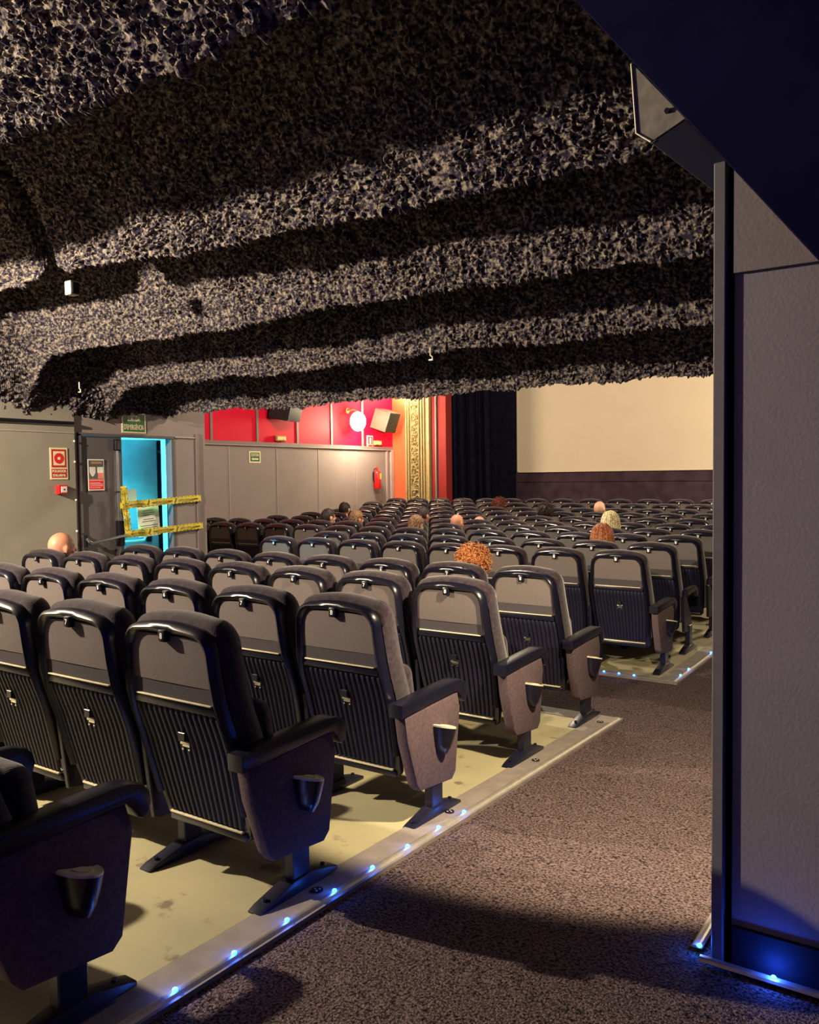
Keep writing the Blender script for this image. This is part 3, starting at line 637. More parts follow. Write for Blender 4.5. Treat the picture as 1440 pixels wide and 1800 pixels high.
# ------------------------------------------------------------------ cinema seats
ZT = [0.20, 0.38, 0.55, 0.72, 0.85, 0.99]; YT = [0.172, 0.125, 0.082, 0.022, 0.008, 0.0]
def Ry(z): return float(np.interp(z, ZT, YT))
HZ = [0.20, 0.30, 0.50, 0.62, 0.75, 0.90, 1.0]; HW = [0.216, 0.232, 0.246, 0.250, 0.244, 0.228, 0.212]
def hw(z): return float(np.interp(z, HZ, HW))
def outline(top, inset=0.0, r=0.085, zbot=0.20, rb=0.03, arch=0.014):
    """half-closed loop (x,z) from bottom left, up, over the rounded top, down to bottom right"""
    pts = []
    for z in np.linspace(zbot + rb, top - r, 9): pts.append((-(hw(z) - inset), float(z)))
    w = hw(top - r) - inset
    for a in np.linspace(180, 95, 7): pts.append((-w + r + r * math.cos(math.radians(a)), top - r + r * math.sin(math.radians(a))))
    for x in np.linspace(-w + r, w - r, 6)[1:-1]: pts.append((float(x), top + arch * (1 - (x / (w - r)) ** 2)))
    for a in np.linspace(85, 0, 7): pts.append((w - r + r * math.cos(math.radians(a)), top - r + r * math.sin(math.radians(a))))
    for z in np.linspace(top - r, zbot + rb, 9): pts.append((hw(z) - inset, float(z)))
    b = hw(zbot) - inset
    for a in np.linspace(0, -90, 4)[1:]: pts.append((b - rb + rb * math.cos(math.radians(a)), zbot + rb + rb * math.sin(math.radians(a))))
    for a in np.linspace(-90, -180, 4)[:-1]: pts.append((-b + rb + rb * math.cos(math.radians(a)), zbot + rb + rb * math.sin(math.radians(a))))
    return pts
def loft(bm, loops, close=True, cap0=True, cap1=True):
    L = [[bm.verts.new(p) for p in lp] for lp in loops]; n = len(L[0])
    for a, b in zip(L, L[1:]):
        for i in range(n if close else n - 1): bm.faces.new((a[i], a[(i + 1) % n], b[(i + 1) % n], b[i]))
    if cap0: bm.faces.new(L[0][::-1])
    if cap1: bm.faces.new(L[-1])
def shell_bm():
    bm = B(); o = outline(0.988); i_ = outline(0.988, 0.004)
    loft(bm, [[(x, Ry(z) + 0.008, z) for x, z in i_], [(x, Ry(z) + 0.016, z) for x, z in o], [(x, Ry(z) + 0.034, z) for x, z in o]])
    bmesh.ops.triangulate(bm, faces=[f for f in bm.faces if len(f.verts) > 4]); return bm
def frame_bm():
    """glossy rim round the upper cloth, running down both edges"""
    bm = B(); o = outline(0.990)[1:-7]; ins = outline(0.990)[1:-7]
    cx, cz = 0.0, 0.80
    rows = []
    for x, z in o:
        # inward direction
        if z > 0.90:
            k = (abs(x) / 0.22); d = Vector((-x * 0.9, -(0.05 + 0.20 * (1 - k * .4)))).normalized(); t = 0.046 - 0.008 * k
        else: d = Vector((-1 if x > 0 else 1, 0)); t = 0.036 if z > 0.7 else 0.026
        q = []
        for f, dy in ((0, 0.014), (0.12, -0.008), (0.45, -0.018), (0.85, -0.010), (1.0, 0.012)):
            xx = x + d.x * t * f; zz = z + d.y * t * f; q.append((xx, Ry(zz) + dy, zz))
        rows.append(q)
    V = [[bm.verts.new(p) for p in q] for q in rows]
    for a, b in zip(V, V[1:]):
        for k in range(4): bm.faces.new((a[k], a[k + 1], b[k + 1], b[k]))
        bm.faces.new((a[4], a[0], b[0], b[4]))
    bm.faces.new(V[0]); bm.faces.new(V[-1][::-1])
    box(bm, -0.21, 0.21, Ry(0.71) + 0.001, Ry(0.71) + 0.02, 0.690, 0.724, 0.003, 2)     # cross bar
    box(bm, -0.20, 0.20, Ry(0.22) - 0.004, Ry(0.22) + 0.02, 0.205, 0.235, 0.006, 2)
    return bm
def cloth_bm(z0, z1, ex):
    bm = B(); rows = []
    for z in np.linspace(z0, z1, 7):
        w = hw(z) - 0.030; rows.append([bm.verts.new((x, Ry(z) - ex * (1 - (2 * abs(x) / (2 * w)) ** 4) + 0.004, z)) for x in np.linspace(-w, w, 9)])
    for a, b in zip(rows, rows[1:]):
        for i in range(8): bm.faces.new((a[i], a[i + 1], b[i + 1], b[i]))
    edge = [e for e in bm.edges if e.is_boundary]
    r = bmesh.ops.extrude_edge_only(bm, edges=edge); vs = [v for v in r['geom'] if isinstance(v, bmesh.types.BMVert)]
    bmesh.ops.translate(bm, verts=vs, vec=(0, 0.012, 0)); return bm
def ribs_bm(nr=15):
    bm = B(); zs = [0.252, 0.30, 0.36, 0.42, 0.48, 0.535, 0.56, 0.60, 0.64, 0.672, 0.686]; rows = []
    for z in zs:
        w = hw(z) - 0.028; q = []
        for i in range(nr * 8 + 1):
            u = i / (nr * 8); x = -w + 2 * w * u; ph = (u * nr) % 1.0
            d = 0.009 * (1 if 0.18 < ph < 0.72 else (max(0, 1 - min(abs(ph - 0.18), abs(ph - 0.72), 1) / 0.12)))
            if z > 0.68: d *= 0.2
            q.append(bm.verts.new((x, Ry(z) + 0.006 - d, z)))
        rows.append(q)
    for a, b in zip(rows, rows[1:]):
        for i in range(len(a) - 1): bm.faces.new((a[i], a[i + 1], b[i + 1], b[i]))
    return bm
def padding_bm():
    bm = B()
    def lp(dy, sc, dz, extra=0.0):
        return [(x * sc, Ry(z) + 0.030 + dy * (1 + 0.25 * (1 - z)), 0.6 + (z - 0.6) * (1 + (sc - 1) * 0.6) + dz) for x, z in outline(0.988, -0.004, zbot=0.26)]
    loft(bm, [lp(0.0, 1.0, 0.0), lp(0.02, 1.03, 0.016), lp(0.06, 1.035, 0.020), lp(0.09, 1.02, 0.012), lp(0.105, 0.94, -0.01), lp(0.108, 0.80, -0.04)])
    bmesh.ops.triangulate(bm, faces=[f for f in bm.faces if len(f.verts) > 4]); return bm
def cushion_bm(up=True):
    if up:
        m_ = Matrix.Translation((0, 0.265, 0.53)) @ Matrix.Rotation(math.radians(10), 4, 'X')
        bm = box(B(), -0.228, 0.228, -0.055, 0.055, -0.20, 0.17, 0.05, 4, m_)
    else:
        m_ = Matrix.Translation((0, 0.36, 0.42)) @ Matrix.Rotation(math.radians(4), 4, 'X')
        bm = box(B(), -0.228, 0.228, -0.20, 0.21, -0.055, 0.055, 0.05, 4, m_)
    return bm
ARM = [(0.025, 0.522), (0.025, 0.580), (0.16, 0.586), (0.30, 0.592), (0.46, 0.596), (0.51, 0.592), (0.55, 0.577), (0.572, 0.553), (0.578, 0.52), (0.568, 0.49), (0.548, 0.478), (0.532, 0.486), (0.523, 0.507), (0.495, 0.538), (0.45, 0.540), (0.25, 0.533)]
def arm_bm(x0=0.262, x1=0.336, back=0.0):
    return prism(B(), [(max(y, back), z) for y, z in ARM], 'x', x0, x1, 0.007, 2)
def sidepanel_bm():
    return prism(B(), [(0.052, 0.525), (0.075, 0.40), (0.145, 0.20), (0.175, 0.165), (0.44, 0.135), (0.475, 0.165), (0.518, 0.46), (0.495, 0.54), (0.25, 0.535)], 'x', 0.270, 0.330, 0.012, 2)
def holder_bm(top=False):
    bm = B(); rings = []
    spec = [(0.292, 0.034, 0.032), (0.325, 0.046, 0.052), (0.372, 0.056, 0.068), (0.412, 0.062, 0.078)] if not top else None
    n = 14; yc = 0.335
    def ring(z, ry, rx, tilt):
        return [(0.328 + rx * math.sin(math.pi * k / n), yc - ry * math.cos(math.pi * k / n), z + tilt * (math.cos(math.pi * k / n)) ) for k in range(n + 1)]
    if not top:
        loft(bm, [ring(z, a, b, 0.016) for z, a, b in spec]); return bm
    loft(bm, [ring(0.4125, 0.062, 0.078, 0.016), ring(0.420, 0.062, 0.078, 0.016), ring(0.4205, 0.052, 0.066, 0.016)])
    L = [[bm.verts.new((0.358 + 0.022 * math.cos(a), yc + 0.028 * math.sin(a), 0.4205 - 0.016 * (0.028 * math.sin(a)) / 0.062 + dz)) for a in [2 * math.pi * k / 20 for k in range(20)]] for dz in (-0.004, 0.003)]
    for k in range(20): bm.faces.new((L[0][k], L[0][(k + 1) % 20], L[1][(k + 1) % 20], L[1][k]))
    bm.faces.new(L[1]); return bm
def post_bm(x=0.300):
    return box(B(), x - 0.022, x + 0.022, 0.275, 0.365, 0.03, 0.24, 0.004)
def foot_bm(x=0.300):
    bm = prism(B(), [(0.095, 0.0), (0.095, 0.012), (0.125, 0.024), (0.27, 0.055), (0.37, 0.055), (0.48, 0.026), (0.515, 0.014), (0.515, 0.0)], 'x', x - 0.031, x + 0.031, 0.006, 2)
    for y in (0.15, 0.46): cyl(bm, (x, y, 0.036), 0.009, 0.008, 'z', 10)
    return bm
ME = {}
def master(key, bm, m, smooth=35):
    me = bpy.data.meshes.new(key); bmesh.ops.recalc_face_normals(bm, faces=bm.faces); bm.to_mesh(me); bm.free(); me.materials.append(m)
    me.polygons.foreach_set('use_smooth', [True] * len(me.polygons)); me.set_sharp_from_angle(angle=math.radians(smooth)); ME[key] = me
master('shell', shell_bm(), M['plastic']); master('frame', frame_bm(), M['plastic'], 60)
master('cloth_panel', cloth_bm(0.785, 0.955, 0.004), M['cloth']); master('lower_band', cloth_bm(0.727, 0.786, 0.001), M['band'])
master('ribbed_panel', ribs_bm(), M['rib'], 30)
master('ledge_strip', box(B(), -0.195, 0.195, Ry(0.72) - 0.005, Ry(0.72) + 0.010, 0.7225, 0.7285, 0.002, 2), M['ledge'])
master('bottom_strip', box(B(), -0.19, 0.19, Ry(0.24) - 0.008, Ry(0.24) + 0.012, 0.236, 0.244, 0.003, 2), M['ledge'])
master('padding', padding_bm(), M['pad'], 70); master('cushion', cushion_bm(True), M['pad'], 70); master('cushion_down', cushion_bm(False), M['pad'], 70)
master('armrest_mid', arm_bm(0.252, 0.298, 0.15), M['plastic'], 40); master('post_mid', post_bm(0.275), M['steel']); master('foot_mid', foot_bm(0.275), M['steel'], 40)
master('armrest', arm_bm(), M['plastic'], 40); master('side_panel', sidepanel_bm(), M['side'], 40)
master('cup_holder', holder_bm(), M['plastic'], 50); master('cup_insert', holder_bm(True), M['cream'], 40)
master('post', post_bm(), M['steel']); master('foot', foot_bm(), M['steel'], 40)
bm = box(B(), -0.017, 0.017, -0.024, 0.004, -0.026, 0.016, 0.004, 2); master('number_plate', bm, M['plastic'])
master('number_dot', box(B(), -0.0085, 0.0085, -0.0262, -0.0235, -0.016, 0.006, 0.002), M['plate'])
bm = B(); box(bm, -0.024, 0.024, -0.016, 0.004, 0.004, 0.020, 0.003, 2); box(bm, -0.019, 0.019, -0.010, 0.004, -0.006, 0.004, 0.001)
for sx in (-0.016, 0.016): cyl(bm, (sx, -0.008, -0.014), 0.004, 0.006, 'y', 8)
master('hook', bm, M['chrome'])
bm = prism(B(), [(-0.020, 0.012), (0.0, -0.018), (0.020, 0.012)], 'y', -0.004, 0.004, 0.002); box(bm, -0.018, 0.018, -0.006, 0.004, -0.06, -0.028, 0.002); master('hook_boss', bm, M['plastic'])
master('side_bracket', prism(B(), [(0.14, 0.20), (0.30, 0.18), (0.38, 0.22), (0.38, 0.30), (0.20, 0.53), (0.10, 0.53)], 'x', 0.262, 0.288, 0.004), M['steel'])
DIG = {}
for d in '12345678':
    cu = bpy.data.curves.new('digit', 'FONT'); cu.body = d; cu.size = 0.028; cu.align_x = 'CENTER'; cu.align_y = 'CENTER'; cu.extrude = 0.0005; cu.offset = 0.0006
    to = bpy.data.objects.new('digit', cu); C.objects.link(to); bpy.context.view_layer.update()
    me = bpy.data.meshes.new_from_object(to.evaluated_get(bpy.context.evaluated_depsgraph_get())); bpy.data.objects.remove(to)
    me.transform(Matrix.Translation((0, -0.0246, -0.005)) @ FACE_NY); me.materials.clear(); me.materials.append(M['plate']); DIG[d] = me
ORD = ['first', 'second', 'third', 'fourth', 'fifth', 'sixth', 'seventh', 'eighth', 'ninth', 'tenth', 'eleventh', 'twelfth', 'thirteenth', 'fourteenth', 'fifteenth', 'sixteenth']
def seat(x, y, z, detail, kind, occupied, digit, label, group):
    """detail 2: everything; 1: mid distance; 0: far rows"""
    t = empty('cinema_chair', (x, y, z), label, 'cinema seat', group)
    def p(name, key=None, par=t, loc=None):
        o = bpy.data.objects.new(name, ME[key or name]); C.objects.link(o); o.parent = par
        if loc: o.location = loc
        return o
    sh = p('backrest', 'shell'); p('frame'); p('cloth_panel'); p('padding')
    np_ = p('number_plate', loc=(0, Ry(0.96), 0.960))
    if digit and detail == 2:
        o = bpy.data.objects.new('digit', DIG[digit]); C.objects.link(o); o.parent = np_
    else: p('number_dot', par=np_)
    p('seat_cushion', 'cushion_down' if occupied else 'cushion')
    if detail >= 1:
        p('lower_band'); p('ribbed_panel'); p('ledge_strip')
    if detail == 2:
        p('bottom_strip'); p('hook', loc=(0, Ry(0.535), 0.545)); p('hook_boss', loc=(0, Ry(0.61), 0.625))
    md_ = '' if kind == 'aisle' else '_mid'
    p('armrest', 'armrest' + md_)
    if kind == 'aisle':
        p('side_panel'); h_ = p('cup_holder'); p('cup_insert', par=h_)
    elif detail >= 1: p('side_bracket')
    if detail >= 1: p('post', 'post' + md_); p('foot', 'foot' + md_)
    if kind == 'left':
        a = p('armrest', loc=(-0.598, 0, 0)); b = p('side_panel', loc=(-0.60, 0, 0)); p('post', loc=(-0.60, 0, 0)); p('foot', loc=(-0.60, 0, 0))
    return t
PW = 0.55
ROWS = {-1: (-2.26, 0.0, -0.435), 0: (-2.26, 0.93, -0.47), 1: (-2.27, 1.855, -0.514), 2: (-2.25, 2.755, -0.562), 3: (-2.28, 3.755, -0.596), 4: (-2.30, 4.712, -0.634),
        5: (-2.33, 6.555, -0.681), 6: (-2.34, 7.45, -0.683), 7: (-2.335, 8.32, -0.674), 8: (-2.338, 9.19, -0.670), 9: (-2.345, 10.07, -0.664), 10: (-2.34, 10.93, -0.645),
        11: (-2.35, 11.80, -0.620), 12: (-2.36, 12.70, -0.596), 13: (-2.345, 13.53, -0.549), 14: (-2.339, 14.39, -0.499)}
KMIN = {-1: -7, 0: -7, 1: -7, 2: -7, 3: -7, 4: -7, 5: -7, 6: -7, 7: -13, 8: -14, 9: -13, 10: -13, 11: -13, 12: -13, 13: -14, 14: -14}
ROWNAME = {-1: 'the unseen row level with the camera', 0: 'the shadowed bottom left row', 1: 'the nearest full row', 2: 'the second full row', 3: 'the third full row', 4: 'the row before the cross aisle',
           5: 'the first row past the cross aisle', 6: 'the second row past the cross aisle', 7: 'the third row past the cross aisle', 8: 'the fourth row past the cross aisle',
           9: 'the fifth row past the cross aisle', 10: 'the sixth row past the cross aisle', 11: 'the fourth row from the screen', 12: 'the third row from the screen', 13: 'the second row from the screen', 14: 'the row nearest the screen'}
def px(x, y, z):
    d = x * f_[0] + y * f_[1] + z * f_[2]
    return 720 + 1430.1 * (x * r_[0] + y * r_[1] + z * r_[2]) / d if d > 0.2 else -9999
OCC = {}   # (row, k) -> filled by the people table
# row, seat, dx, dy, dz, yaw, kind, shirt
PEOPLE = [
    (3, -7, -0.10, 0.00, 0.02, -0.10, 'bald', 'skin', 'dark', 'seated bald person by the left wall, in front of the alarm sign'),
    (4, -1, 0.05, 0.00, -0.05, 0.0, 'curls', 'skin', 'yellow', 'seated person with big curly auburn hair, nearest to the camera'),
    (6, -1, 0.00, 0.00, 0.00, 0.0, 'bob_red', 'skin', 'dark', 'seated person with straight reddish hair just before the blonde one'),
    (8, -2, 0.00, 0.00, 0.03, 0.0, 'bob_blonde', 'skin_pale', 'grey', 'seated person with straight blonde hair'),
    (11, -4, -0.01, 0.00, 0.03, -0.5, 'bald', 'skin_pale', 'dark', 'seated bald person beyond the blonde one, under the screen'),
    (10, -5, 0.02, 0.00, 0.03, 0.35, 'wavy', 'skin', 'dark', 'seated person with wavy dark brown hair in front of the screen corner'),
    (12, -8, 0.00, 0.00, 0.00, 0.0, 'mop', 'skin', 'dark', 'seated person with a round mop of dark red hair near the curtain'),
    (8, -6, 0.06, 0.00, -0.02, -0.4, 'bald', 'skin', 'dark', 'seated bald person in the middle, beside a shorter bald one'),
    (9, -6, -0.10, 0.05, -0.10, 0.0, 'bald', 'skin', 'dark', 'short seated bald person, only the crown showing, right of a taller one'),
    (9, -8, 0.06, 0.00, 0.02, -0.5, 'short_dark', 'skin', 'dark', 'seated person with short dark hair below the gilded column'),
    (7, -6, -0.03, 0.00, 0.00, -0.2, 'short_brown', 'skin_pale', 'yellow', 'seated person with short brown hair and a yellow top'),
    (8, -10, 0.02, 0.00, 0.02, -0.9, 'short_dark', 'skin_pale', 'dark', 'seated dark-haired person, leftmost in front of the grey hall wall'),
    (8, -9, 0.00, 0.00, 0.00, -0.8, 'short_brown', 'skin', 'dark', 'seated brown-haired person beside the leftmost dark-haired one'),
    (10, -12, 0.06, 0.00, 0.03, 0.6, 'short_dark', 'skin_pale', 'dark', 'seated dark-haired person below the fire extinguisher'),
]
for q in PEOPLE: OCC[(q[0], q[1])] = q
SPECIAL = {(6, -7): 'black cinema seat tinted blue by the open exit door, second row past the cross aisle'}
for rr, (X0, Y0, Z0) in ROWS.items():
    kk = range(0, KMIN[rr] - 1, -1)
    vis = [k for k in kk if rr <= 2 or -75 < px(X0 + PW * k, Y0, Z0) < 1300]  # nearest rows run on out of view, seats added to cast shadow
    nleft = len(vis)
    for i, k in enumerate(vis):
        x = X0 + PW * k; zfl = Z0 - 0.98
        det = 0 if (rr < 0 or (rr == 0 and k < -1)) else 2 if rr <= 5 else (1 if rr <= 8 else 0)
        kind = 'aisle' if (k == 0 and rr not in (6, 7)) else ('left' if k == KMIN[rr] and rr in (3, 4, 5) else 'mid')
        if rr <= 8:
            pos = 'at the aisle end of' if k == 0 else '%s in from the aisle in' % ORD[i]
            lab = 'black cinema seat %s %s' % (pos, ROWNAME[rr])
            if rr == 7 and k <= -11: lab = 'dark unlit cinema seat just past the exit door corner, %s from the wall side' % ORD[k + 13]
        else:
            j = nleft - 1 - i; pos = ('nearest the left wall in' if j == 0 else '%s from the left wall in' % ORD[j])
            lab = 'black cinema seat %s %s' % (pos, ROWNAME[rr])
        lab = SPECIAL.get((rr, k), lab)
        dg = str(8 + k) if 8 + k >= 1 else '1'
        seat(x, Y0, zfl, det, kind, (rr, k) in OCC, dg if rr <= 4 else None, lab, 'cinema seats behind the cross aisle' if rr <= 4 else 'cinema seats in front of the cross aisle')

# ------------------------------------------------------------------ people
def capsule(bm, a, b, ra, rb, n=14):
    a = Vector(a); b = Vector(b)
    if (b - a).length > 1e-4: tube(bm, [a, b], [ra, rb], n)
    ball(bm, a, ra, u=n, v=8); ball(bm, b, rb, u=n, v=8)
def body_mesh():
    """seated figure facing +Y, seat surface at z=0.47, local origin on the floor below the backrest"""
    bm = B()
    P_ = dict(pel=(0, 0.26, 0.56), belly=(0, 0.25, 0.72), chest=(0, 0.24, 0.92), neck=(0, 0.25, 1.06), hb=(0, 0.275, 1.12))
    ball(bm, (0, 0.27, 0.57), 0.175, 0.13, 0.11, 20, 12)
    ball(bm, (0, 0.255, 0.72), 0.155, 0.105, 0.15, 20, 12); ball(bm, (0, 0.245, 0.88), 0.172, 0.11, 0.15, 20, 12)
    capsule(bm, (-0.15, 0.245, 0.975), (0.15, 0.245, 0.975), 0.062, 0.062); capsule(bm, (-0.08, 0.245, 1.00), (0.08, 0.245, 1.00), 0.062, 0.062)
    capsule(bm, (0, 0.25, 1.00), (0, 0.27, 1.13), 0.060, 0.052)
    for s in (-1, 1):
        sh = (s * 0.185, 0.25, 0.965); el = (s * 0.225, 0.30, 0.70); wr = (s * 0.20, 0.52, 0.645)
        capsule(bm, sh, el, 0.052, 0.040); capsule(bm, el, wr, 0.040, 0.027)
        pm = Vector((s * 0.190, 0.60, 0.640)); capsule(bm, wr, pm, 0.027, 0.030); ball(bm, tuple(pm), 0.040, 0.045, 0.018)
        for k, L in enumerate((0.062, 0.072, 0.068, 0.052)):
            b0 = pm + Vector(((k - 1.5) * 0.020, 0.035, 0)); m1 = b0 + Vector((0, L * .55, -0.004)); e = m1 + Vector((0, L * .40, -0.022))
            capsule(bm, b0, m1, 0.0095, 0.009, 8); capsule(bm, m1, e, 0.009, 0.008, 8)
        th = pm + Vector((-s * 0.035, -0.015, 0)); capsule(bm, th, th + Vector((-s * 0.028, 0.035, -0.004)), 0.011, 0.010, 8); capsule(bm, th + Vector((-s * 0.028, 0.035, -0.004)), th + Vector((-s * 0.030, 0.062, -0.010)), 0.010, 0.008, 8)
        hp = (s * 0.095, 0.28, 0.55); kn = (s * 0.13, 0.66, 0.535); an = (s * 0.13, 0.70, 0.10)
        capsule(bm, hp, kn, 0.085, 0.058); capsule(bm, kn, an, 0.056, 0.036); capsule(bm, (s * 0.13, 0.69, 0.045), (s * 0.14, 0.86, 0.035), 0.040, 0.032)
    # head: skull, jaw, brow, nose, lips, ears
    ball(bm, (0, 0.268, 1.232), 0.078, 0.096, 0.098, 24, 16); ball(bm, (0, 0.300, 1.185), 0.060, 0.070, 0.075, 20, 12)
    ball(bm, (0, 0.345, 1.138), 0.030, 0.028, 0.024); ball(bm, (0, 0.352, 1.235), 0.050, 0.014, 0.012)
    capsule(bm, (0, 0.366, 1.222), (0, 0.388, 1.190), 0.009, 0.014, 8); ball(bm, (0, 0.364, 1.160), 0.022, 0.010, 0.007); ball(bm, (0, 0.362, 1.150), 0.018, 0.010, 0.007)
    for s in (-1, 1):
        ball(bm, (s * 0.082, 0.268, 1.205), 0.011, 0.020, 0.032); ball(bm, (s * 0.030, 0.350, 1.215), 0.012, 0.012, 0.010); ball(bm, (s * 0.042, 0.335, 1.180), 0.020, 0.018, 0.02)
    for v in bm.verts:                      # slouched in the chair: hips forward, trunk sunk against the back
        f = min(1, max(0, (v.co.z - 0.60) / 0.36)); f = f * f * (3 - 2 * f); v.co.z -= 0.155 * f
        g = min(1, max(0, (0.75 - v.co.z) / 0.2)); v.co.y += 0.07 * g if v.co.y > 0.2 else 0.07 * g
    me = bpy.data.meshes.new('body'); bm.to_mesh(me); bm.free()
    o = bpy.data.objects.new('body', me); C.objects.link(o)
    md = o.modifiers.new('fuse', 'REMESH'); md.mode = 'VOXEL'; md.voxel_size = 0.0075
    md2 = o.modifiers.new('relax', 'SMOOTH'); md2.iterations = 3; md2.factor = 0.5
    bpy.context.view_layer.update()
    out = bpy.data.meshes.new_from_object(o.evaluated_get(bpy.context.evaluated_depsgraph_get())); bpy.data.objects.remove(o)
    out.materials.clear()
    for k in ('skin', 'white', 'door'): out.materials.append(M[k])      # slots: skin, top, trousers
    n = len(out.polygons); c = np.empty(n * 3); out.polygons.foreach_get('center', c); c = c.reshape(-1, 3)
    idx = np.where(c[:, 2] > 0.90, 0, 1); idx[(c[:, 1] > 0.58) & (c[:, 2] > 0.57)] = 0
    idx[(c[:, 2] < 0.62) & (idx != 0)] = 2; idx[(c[:, 2] < 0.60) & (c[:, 1] < 0.45) & (c[:, 2] > 0.56)] = 2
    out.polygons.foreach_set('material_index', idx.astype(np.int32)); out.polygons.foreach_set('use_smooth', [True] * n); out.update()
    return out
BODY = body_mesh()
HC = Vector((0, 0.268, 1.077))
def cap_hair(bm, k=1.0, back=1.0, low=1.010, rough_=0.004, seed=1):
    """close-cropped to short hair covering skull but not the face"""
    bmesh.ops.create_icosphere(bm, subdivisions=5, radius=1.0)
    dele = []
    for v in bm.verts:
        d = v.co.normalized(); p = HC + Vector((d.x * (0.078 + 0.012 * k), d.y * (0.096 + 0.012 * k), d.z * (0.098 + 0.013 * k)))
        nn = noise.noise(Vector((d.x * 9 + seed, d.y * 9, d.z * 5))) * rough_ * 2 + noise.noise(Vector((d.x * 26 + seed, d.y * 26, d.z * 13))) * rough_ * 2
        v.co = p + d * nn
        front = p.y - HC.y
        if p.z < low + max(0, front) * 1.1 or (front > 0.055 and p.z < 1.130): dele.append(v)
        if abs(p.x) > 0.066 and p.z < 1.080 and abs(front) < 0.03 and v not in dele: dele.append(v)
    bmesh.ops.delete(bm, geom=dele, context='VERTS'); return bm
def hair_mat(n, c, c2): return mat(n, c, 0.55, var=0.3, scale=60, col2=c2, spec=0.4)
HM = dict(dark=hair_mat('dark_hair', (0.020, 0.012, 0.012), (0.05, 0.03, 0.028)), brown=hair_mat('brown_hair', (0.12, 0.055, 0.03), (0.38, 0.20, 0.10)), blonde=hair_mat('blonde_hair', (0.62, 0.44, 0.20), (1.0, 0.86, 0.50)),
          red=hair_mat('reddish_hair', (0.20, 0.045, 0.02), (0.52, 0.17, 0.06)), auburn=hair_mat('auburn_hair', (0.22, 0.05, 0.015), (0.70, 0.28, 0.09)), mop=hair_mat('dark_red_hair', (0.08, 0.014, 0.012), (0.22, 0.05, 0.03)))
def bob_hair(seed, L=0.20):
    rs = random.Random(seed); bm = B(); cap_hair(bm, 1.0, low=0.965, seed=seed)
    for k in range(230):
        a = rs.uniform(0.18, 2 * math.pi - 0.18) + math.pi / 2         # leave the face (+Y) open
        dx, dy = math.cos(a), math.sin(a); off = rs.uniform(0.0, 0.012); pts = []
        LL = L + rs.uniform(-.03, .02)
        for j in range(8):
            f = j / 7
            if f < 0.5:
                th = f / 0.5 * math.pi / 2; pts.append((HC.x + dx * (0.088 + off) * math.sin(th), HC.y + dy * (0.108 + off) * math.sin(th), HC.z + (0.112 + off) * math.cos(th) + 0.002))
            else:
                g = (f - 0.5) / 0.5; pts.append((HC.x + dx * (0.090 + off + 0.010 * math.sin(g * 3)), HC.y + dy * (0.110 + off + 0.008 * math.sin(g * 3)) - 0.004 * g, HC.z - LL * g * 0.8))
        tube(bm, pts, [0.003, 0.0055, 0.007, 0.0075, 0.0075, 0.007, 0.005, 0.002], 5)
    return bm
def curl_hair(seed, R0, n, cr=0.016, up=0.0):
    rs = random.Random(seed); bm = B()
    bmesh.ops.create_icosphere(bm, subdivisions=3, radius=1.0)
    for v in bm.verts:
        d = v.co.normalized(); v.co = HC + Vector((d.x * R0 * .80, d.y * R0 * .82 - 0.012, d.z * R0 * .80 + up)) 
    bmesh.ops.delete(bm, geom=[v for v in bm.verts if v.co.y > HC.y + 0.06 and v.co.z < 1.115], context='VERTS')
    for k in range(n):
        z = rs.uniform(-0.75, 1); a = rs.uniform(0, 6.283); q = math.sqrt(max(0, 1 - z * z)); d = Vector((q * math.cos(a), q * math.sin(a), z))
        if d.y > 0.45 and d.z < 0.35: continue
        s = d.cross(Vector((0, 0, 1))).normalized() if abs(d.z) < .95 else Vector((1, 0, 0)); w = d.cross(s)
        base = HC + Vector((d.x * R0 * .72, d.y * R0 * .74 - 0.012, d.z * R0 * .72 + up)); dd = (d + Vector((0, 0, -0.35)) + Vector((rs.uniform(-.5, .5), rs.uniform(-.5, .5), rs.uniform(-.3, .3)))).normalized()
        L = R0 * rs.uniform(0.28, 0.48); tw = rs.uniform(1.2, 2.2); ph = rs.uniform(0, 6.28); rad = cr * rs.uniform(.6, 1.1); pts = []
        for j in range(12):
            f = j / 11; ang = ph + f * tw * 6.283; pts.append(base + dd * L * f + (s * math.cos(ang) + w * math.sin(ang)) * rad)
        tube(bm, pts, [0.004 * (1 - 0.5 * j / 11) for j in range(12)], 4)
    return bm
SHIRT = dict(dark=mat('dark_shirt', (0.03, 0.025, 0.045), 0.9, var=0.2), yellow=mat('pale_yellow_shirt', (0.75, 0.66, 0.22), 0.9, var=0.1), grey=mat('grey_shirt', (0.2, 0.19, 0.22), 0.9, var=0.1))
HAIRM = {}
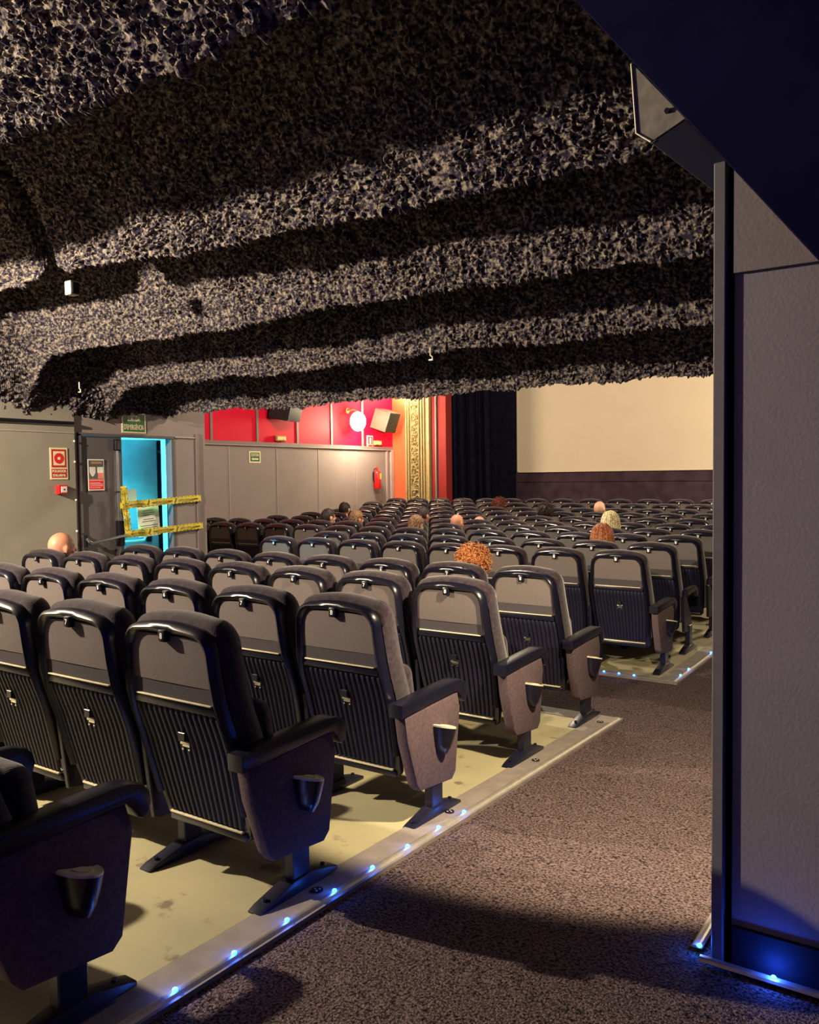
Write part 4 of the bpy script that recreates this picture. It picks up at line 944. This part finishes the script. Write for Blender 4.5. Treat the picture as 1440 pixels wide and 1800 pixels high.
def hair_for(kind):
    if kind in HAIRM: return HAIRM[kind]
    if kind == 'curls': bm, m, sm = curl_hair(3, 0.120, 620, 0.015, 0.012), HM['auburn'], 60
    elif kind == 'mop': bm, m, sm = curl_hair(9, 0.13, 380, 0.013, 0.012), HM['mop'], 60
    elif kind == 'wavy': bm, m, sm = curl_hair(12, 0.122, 340, 0.010, 0.008), HM['dark'], 60
    elif kind == 'bob_red': bm, m, sm = bob_hair(4), HM['red'], 60
    elif kind == 'bob_blonde': bm, m, sm = bob_hair(6, 0.24), HM['blonde'], 60
    elif kind == 'short_dark': bm, m, sm = cap_hair(B(), 1.2, rough_=0.004, seed=2), HM['dark'], 80
    elif kind == 'short_brown': bm, m, sm = cap_hair(B(), 1.3, rough_=0.005, seed=5), HM['brown'], 80
    me = bpy.data.meshes.new('hair'); bm.to_mesh(me); bm.free(); me.materials.append(m); me.polygons.foreach_set('use_smooth', [True] * len(me.polygons)); HAIRM[kind] = me; return me
for (rr, k, dx, dy, dz, yaw, kind, skin, shirt, lab) in PEOPLE:
    dz -= 0.19 if rr == 3 else 0.065
    X0, Y0, Z0 = ROWS[rr]
    b = bpy.data.objects.new('person', BODY); C.objects.link(b); 
    tag(b, lab, 'person', 'people in the audience')
    # turning the trunk about the seat, feet stay in front of it
    sc_ = 1.12 if rr == 3 else 1.04
    M_ = Matrix.Translation((X0 + PW * k + dx, Y0 + dy + 0.26, Z0 - 0.98 + dz)) @ Matrix.Rotation(yaw * 0.35, 4, 'Z') @ Matrix.Scale(sc_, 4) @ Matrix.Translation((0, -0.26, 0))
    b.matrix_world = M_
    for s_, m in ((0, M[skin]), (1, SHIRT[shirt]), (2, SHIRT['dark'])):
        b.material_slots[s_].link = 'OBJECT'; b.material_slots[s_].material = m
    if kind != 'bald':
        h = bpy.data.objects.new('hair', hair_for(kind)); C.objects.link(h); h.parent = b

# ------------------------------------------------------------------ lift everything to its real height above the floor
for o in list(S.objects):
    if o.parent is None and o is not co: o.location.z += ZO
